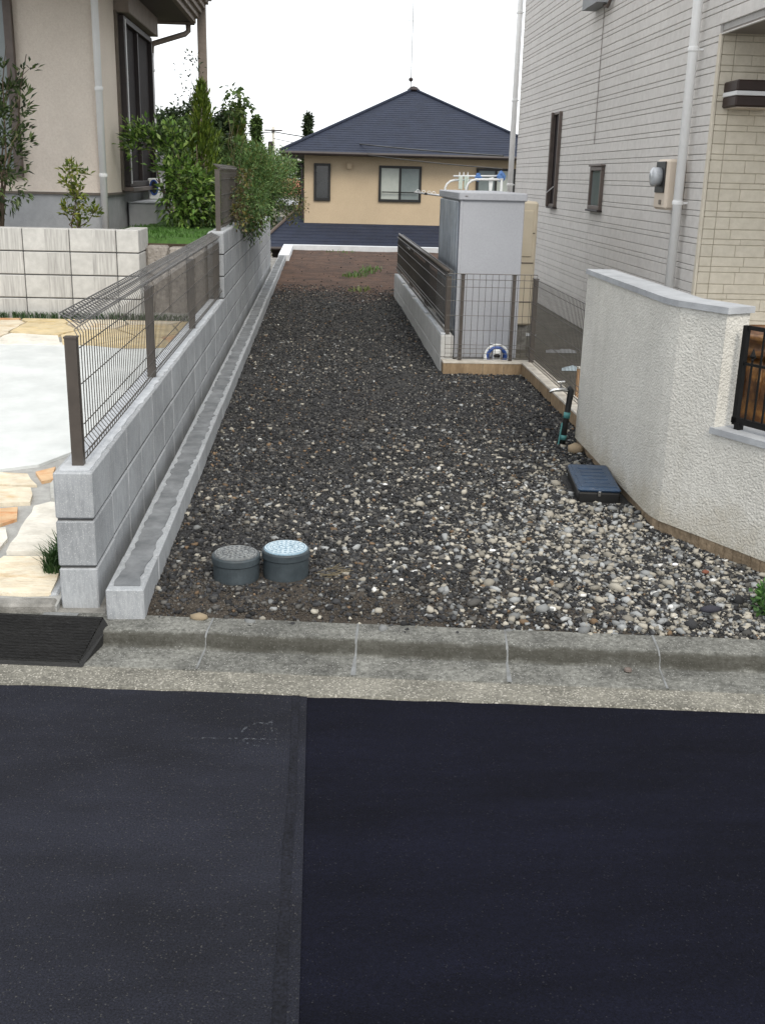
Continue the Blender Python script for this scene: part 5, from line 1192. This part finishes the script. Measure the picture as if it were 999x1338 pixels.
# overhead cables crossing in front of the far roof
def cable(label, pts, r=.011):
    tag(MB().tube(pts, r, 5).build('overhead_cable', 'frame_black'), label, 'cable')
def sag(a, c, s, n=14): return [(a[0] + (c[0] - a[0]) * i / n, a[1] + (c[1] - a[1]) * i / n, a[2] + (c[2] - a[2]) * i / n - s * 4 * (i / n) * (1 - i / n)) for i in range(n + 1)]
cable('upper overhead cable sagging across the dark hip roof', sag((-1.85, 44.8, 3.35), (4.4, 27, 2.32), .10), .020)
cable('lower overhead cable running under the far eave', sag((-1.85, 44.8, 3.1), (4.4, 27, 2.02), .12), .013)
cable('thin overhead cable leading left behind the shrubs', sag((-1.8, 44.9, 3.35), (-9, 47, 3.5), .2), .016)
up_ = thing('utility_pole', 'pale concrete utility pole between the trees and the far house', 'utility pole', (-1.82, 45, -3))
MB().tube([(-1.79, 45, -3), (-1.86, 45, 3.55)], [.09, .06], 10).build('shaft', 'pole', up_, smooth=True)
MB().cbox(-2.2, -1.5, 44.92, 44.98, 3.38, 3.43, .01).build('crossarm', 'frame_dark', up_)
MB().lathe([(.10, 0), (.11, .02), (.11, .4), (.08, .44)], (-1.95, 44.85, 2.55), 12).build('transformer', 'frame_dark', up_)

# far buildings and trees
def farhouse(name, label, x0, x1, y0, y1, z0, z1, zr, wm, rm):
    t = thing(name, label, 'house', (.5 * (x0 + x1), y0, -3))
    MB().box(x0, x1, y0, y1, -3, z1).build('wall', wm, t)
    ym = .5 * (y0 + y1); o = .35; b = MB()
    xm = .5 * (x0 + x1)
    b.add([(x0 - o, y0 - o, z1), (x1 + o, y0 - o, z1), (x1 + o, y1 + o, z1), (x0 - o, y1 + o, z1), (xm - .5, ym, zr), (xm + .5, ym, zr)], [(0, 1, 5, 4), (1, 2, 5), (2, 3, 4, 5), (3, 0, 4), (3, 2, 1, 0)])
    b.build('roof', rm, t)
    for i in range(2):
        xx = x0 + (x1 - x0) * (.25 + .4 * i); MB().box(xx, xx + .9, y0 - .03, y0, z1 - 1.4, z1 - .5).build('window', 'glass_grey', t)
    return t
farhouse('rust_roof_house', 'low house with rust-red roof far behind the lot', -3.6, -.2, 60, 66, -3, .75, 1.55, 'far_white', 'rust_roof')
farhouse('white_building', 'low white building left of the far hip-roof house', -4.5, -1.0, 50, 55, -3, .45, .75, 'far_white', 'far_grey')
farhouse('grey_roof_house', 'pale house with grey roof beyond the rust-red roof', -5.0, -.8, 82, 90, -3, 1.0, 2.1, 'far_white', 'far_grey')
farhouse('distant_block', 'distant pale building with flat grey roof on the horizon', -4.2, -1.2, 120, 130, -3, 3.6, 3.9, 'far_white', 'far_grey')
def fartree(name, label, x, y, zt, r, shape, cs, n=900, base=-3.0):
    t = thing(name, label, 'tree', (x, y, base), 'trees on the skyline')
    stems('trunk', t, (x, y, base - .1), [(x, y, zt - .4)], .14)
    h = zt - base
    if shape == 'cone':
        z = RNG.random(n) ** .9; tier = .62 + .38 * np.sin(z * 42 + RNG.normal(0, .5, n)); rad = r * (1 - z) ** .95 * tier * (.3 + .7 * RNG.random(n) ** .5)
        a = RNG.uniform(0, 6.283, n); cl = np.stack([x + rad * np.cos(a), y + rad * np.sin(a), base + h * .18 + z * h * .82], -1)
    else:
        lobes = [(x + random.uniform(-.45, .45) * r, y + random.uniform(-.45, .45) * r, base + h * (.45 + .47 * (k_ + random.random()) / 16), r * random.uniform(.36, .6)) for k_ in range(16)]
        cl = np.concatenate([ellips(n // 11, l[:3], (l[3], l[3], max(.25, min(l[3] * .9, zt - l[2]))), .3) for l in lobes])
    foliage('crown', t, cl, 7 if shape == 'cone' else 5, .15 if shape == 'cone' else .22, .04 if shape == 'cone' else .065, cs, .16 if shape == 'cone' else .22, up=(-.1 if shape == 'cone' else .2), mat_='leaf_far', droop=.2, var=.4)
    return t
DK = [(.026, .042, .018), (.036, .054, .021), (.018, .030, .014)]; GR = [(.05, .085, .02), (.075, .115, .03), (.035, .06, .018)]
fartree('skyline_tree', 'small spiky conifer standing left of the far hip roof', -.52, 48, 4.15, 1.35, 'cone', DK, 1000)
for i, (x, y, zt, r, sh, cs, lb) in enumerate(((-2.35, 42, 3.7, 1.15, 'cone', GR, 'green columnar tree just left of the utility pole'),
        (-3.05, 43, 4.1, 1.2, 'cone', DK, 'taller dark columnar tree second left of the utility pole'),
        (-4.3, 50, 4.7, 1.5, 'round', DK, 'dark round skyline tree behind the bright green conifer'),
        (-6.2, 52, 4.9, 1.6, 'round', DK, 'dark round skyline tree nearest the stucco house'),
        (-7.9, 52, 4.6, 1.5, 'round', DK, 'dark skyline tree partly behind the stucco house window'),
        (-5.2, 46, 3.9, 1.3, 'round', GR, 'green mid-height tree left among the skyline trees'),
        (-2.9, 47, 2.6, 1.3, 'round', GR, 'bright green tree low beside the utility pole'),
        (-7.0, 44, 3.6, 1.4, 'round', GR, 'green tree low behind the broadleaf shrub'))):
    fartree('skyline_tree', lb, x, y, zt, r, sh, cs)
x = RNG.uniform(-24, 4, 2600); y = RNG.uniform(66, 80, 2600); zz = RNG.uniform(-3, 2.3, 2600) - .25 * np.sin(x * 1.3)
wr_ = foliage('distant_woods', None, np.stack([x, y, zz], -1), 6, .5, .16, GR + [(.09, .13, .04)], .5, mat_='leaf_far', var=.35)
tag(wr_, 'distant green band of woods behind the rooftops', 'woods', kind='stuff')
x = RNG.uniform(-9, -1.5, 900); y = RNG.uniform(30, 38, 900); zz = RNG.uniform(-2.9, .35, 900)
hg = foliage('low_hedge', None, np.stack([x, y, zz], -1)[x < -2.4], 6, .2, .06, GR + [(.12, .11, .04)], .2, mat_='leaf_far', var=.35)
tag(hg, 'low green shrubbery beyond the left garden', 'hedge', kind='stuff')
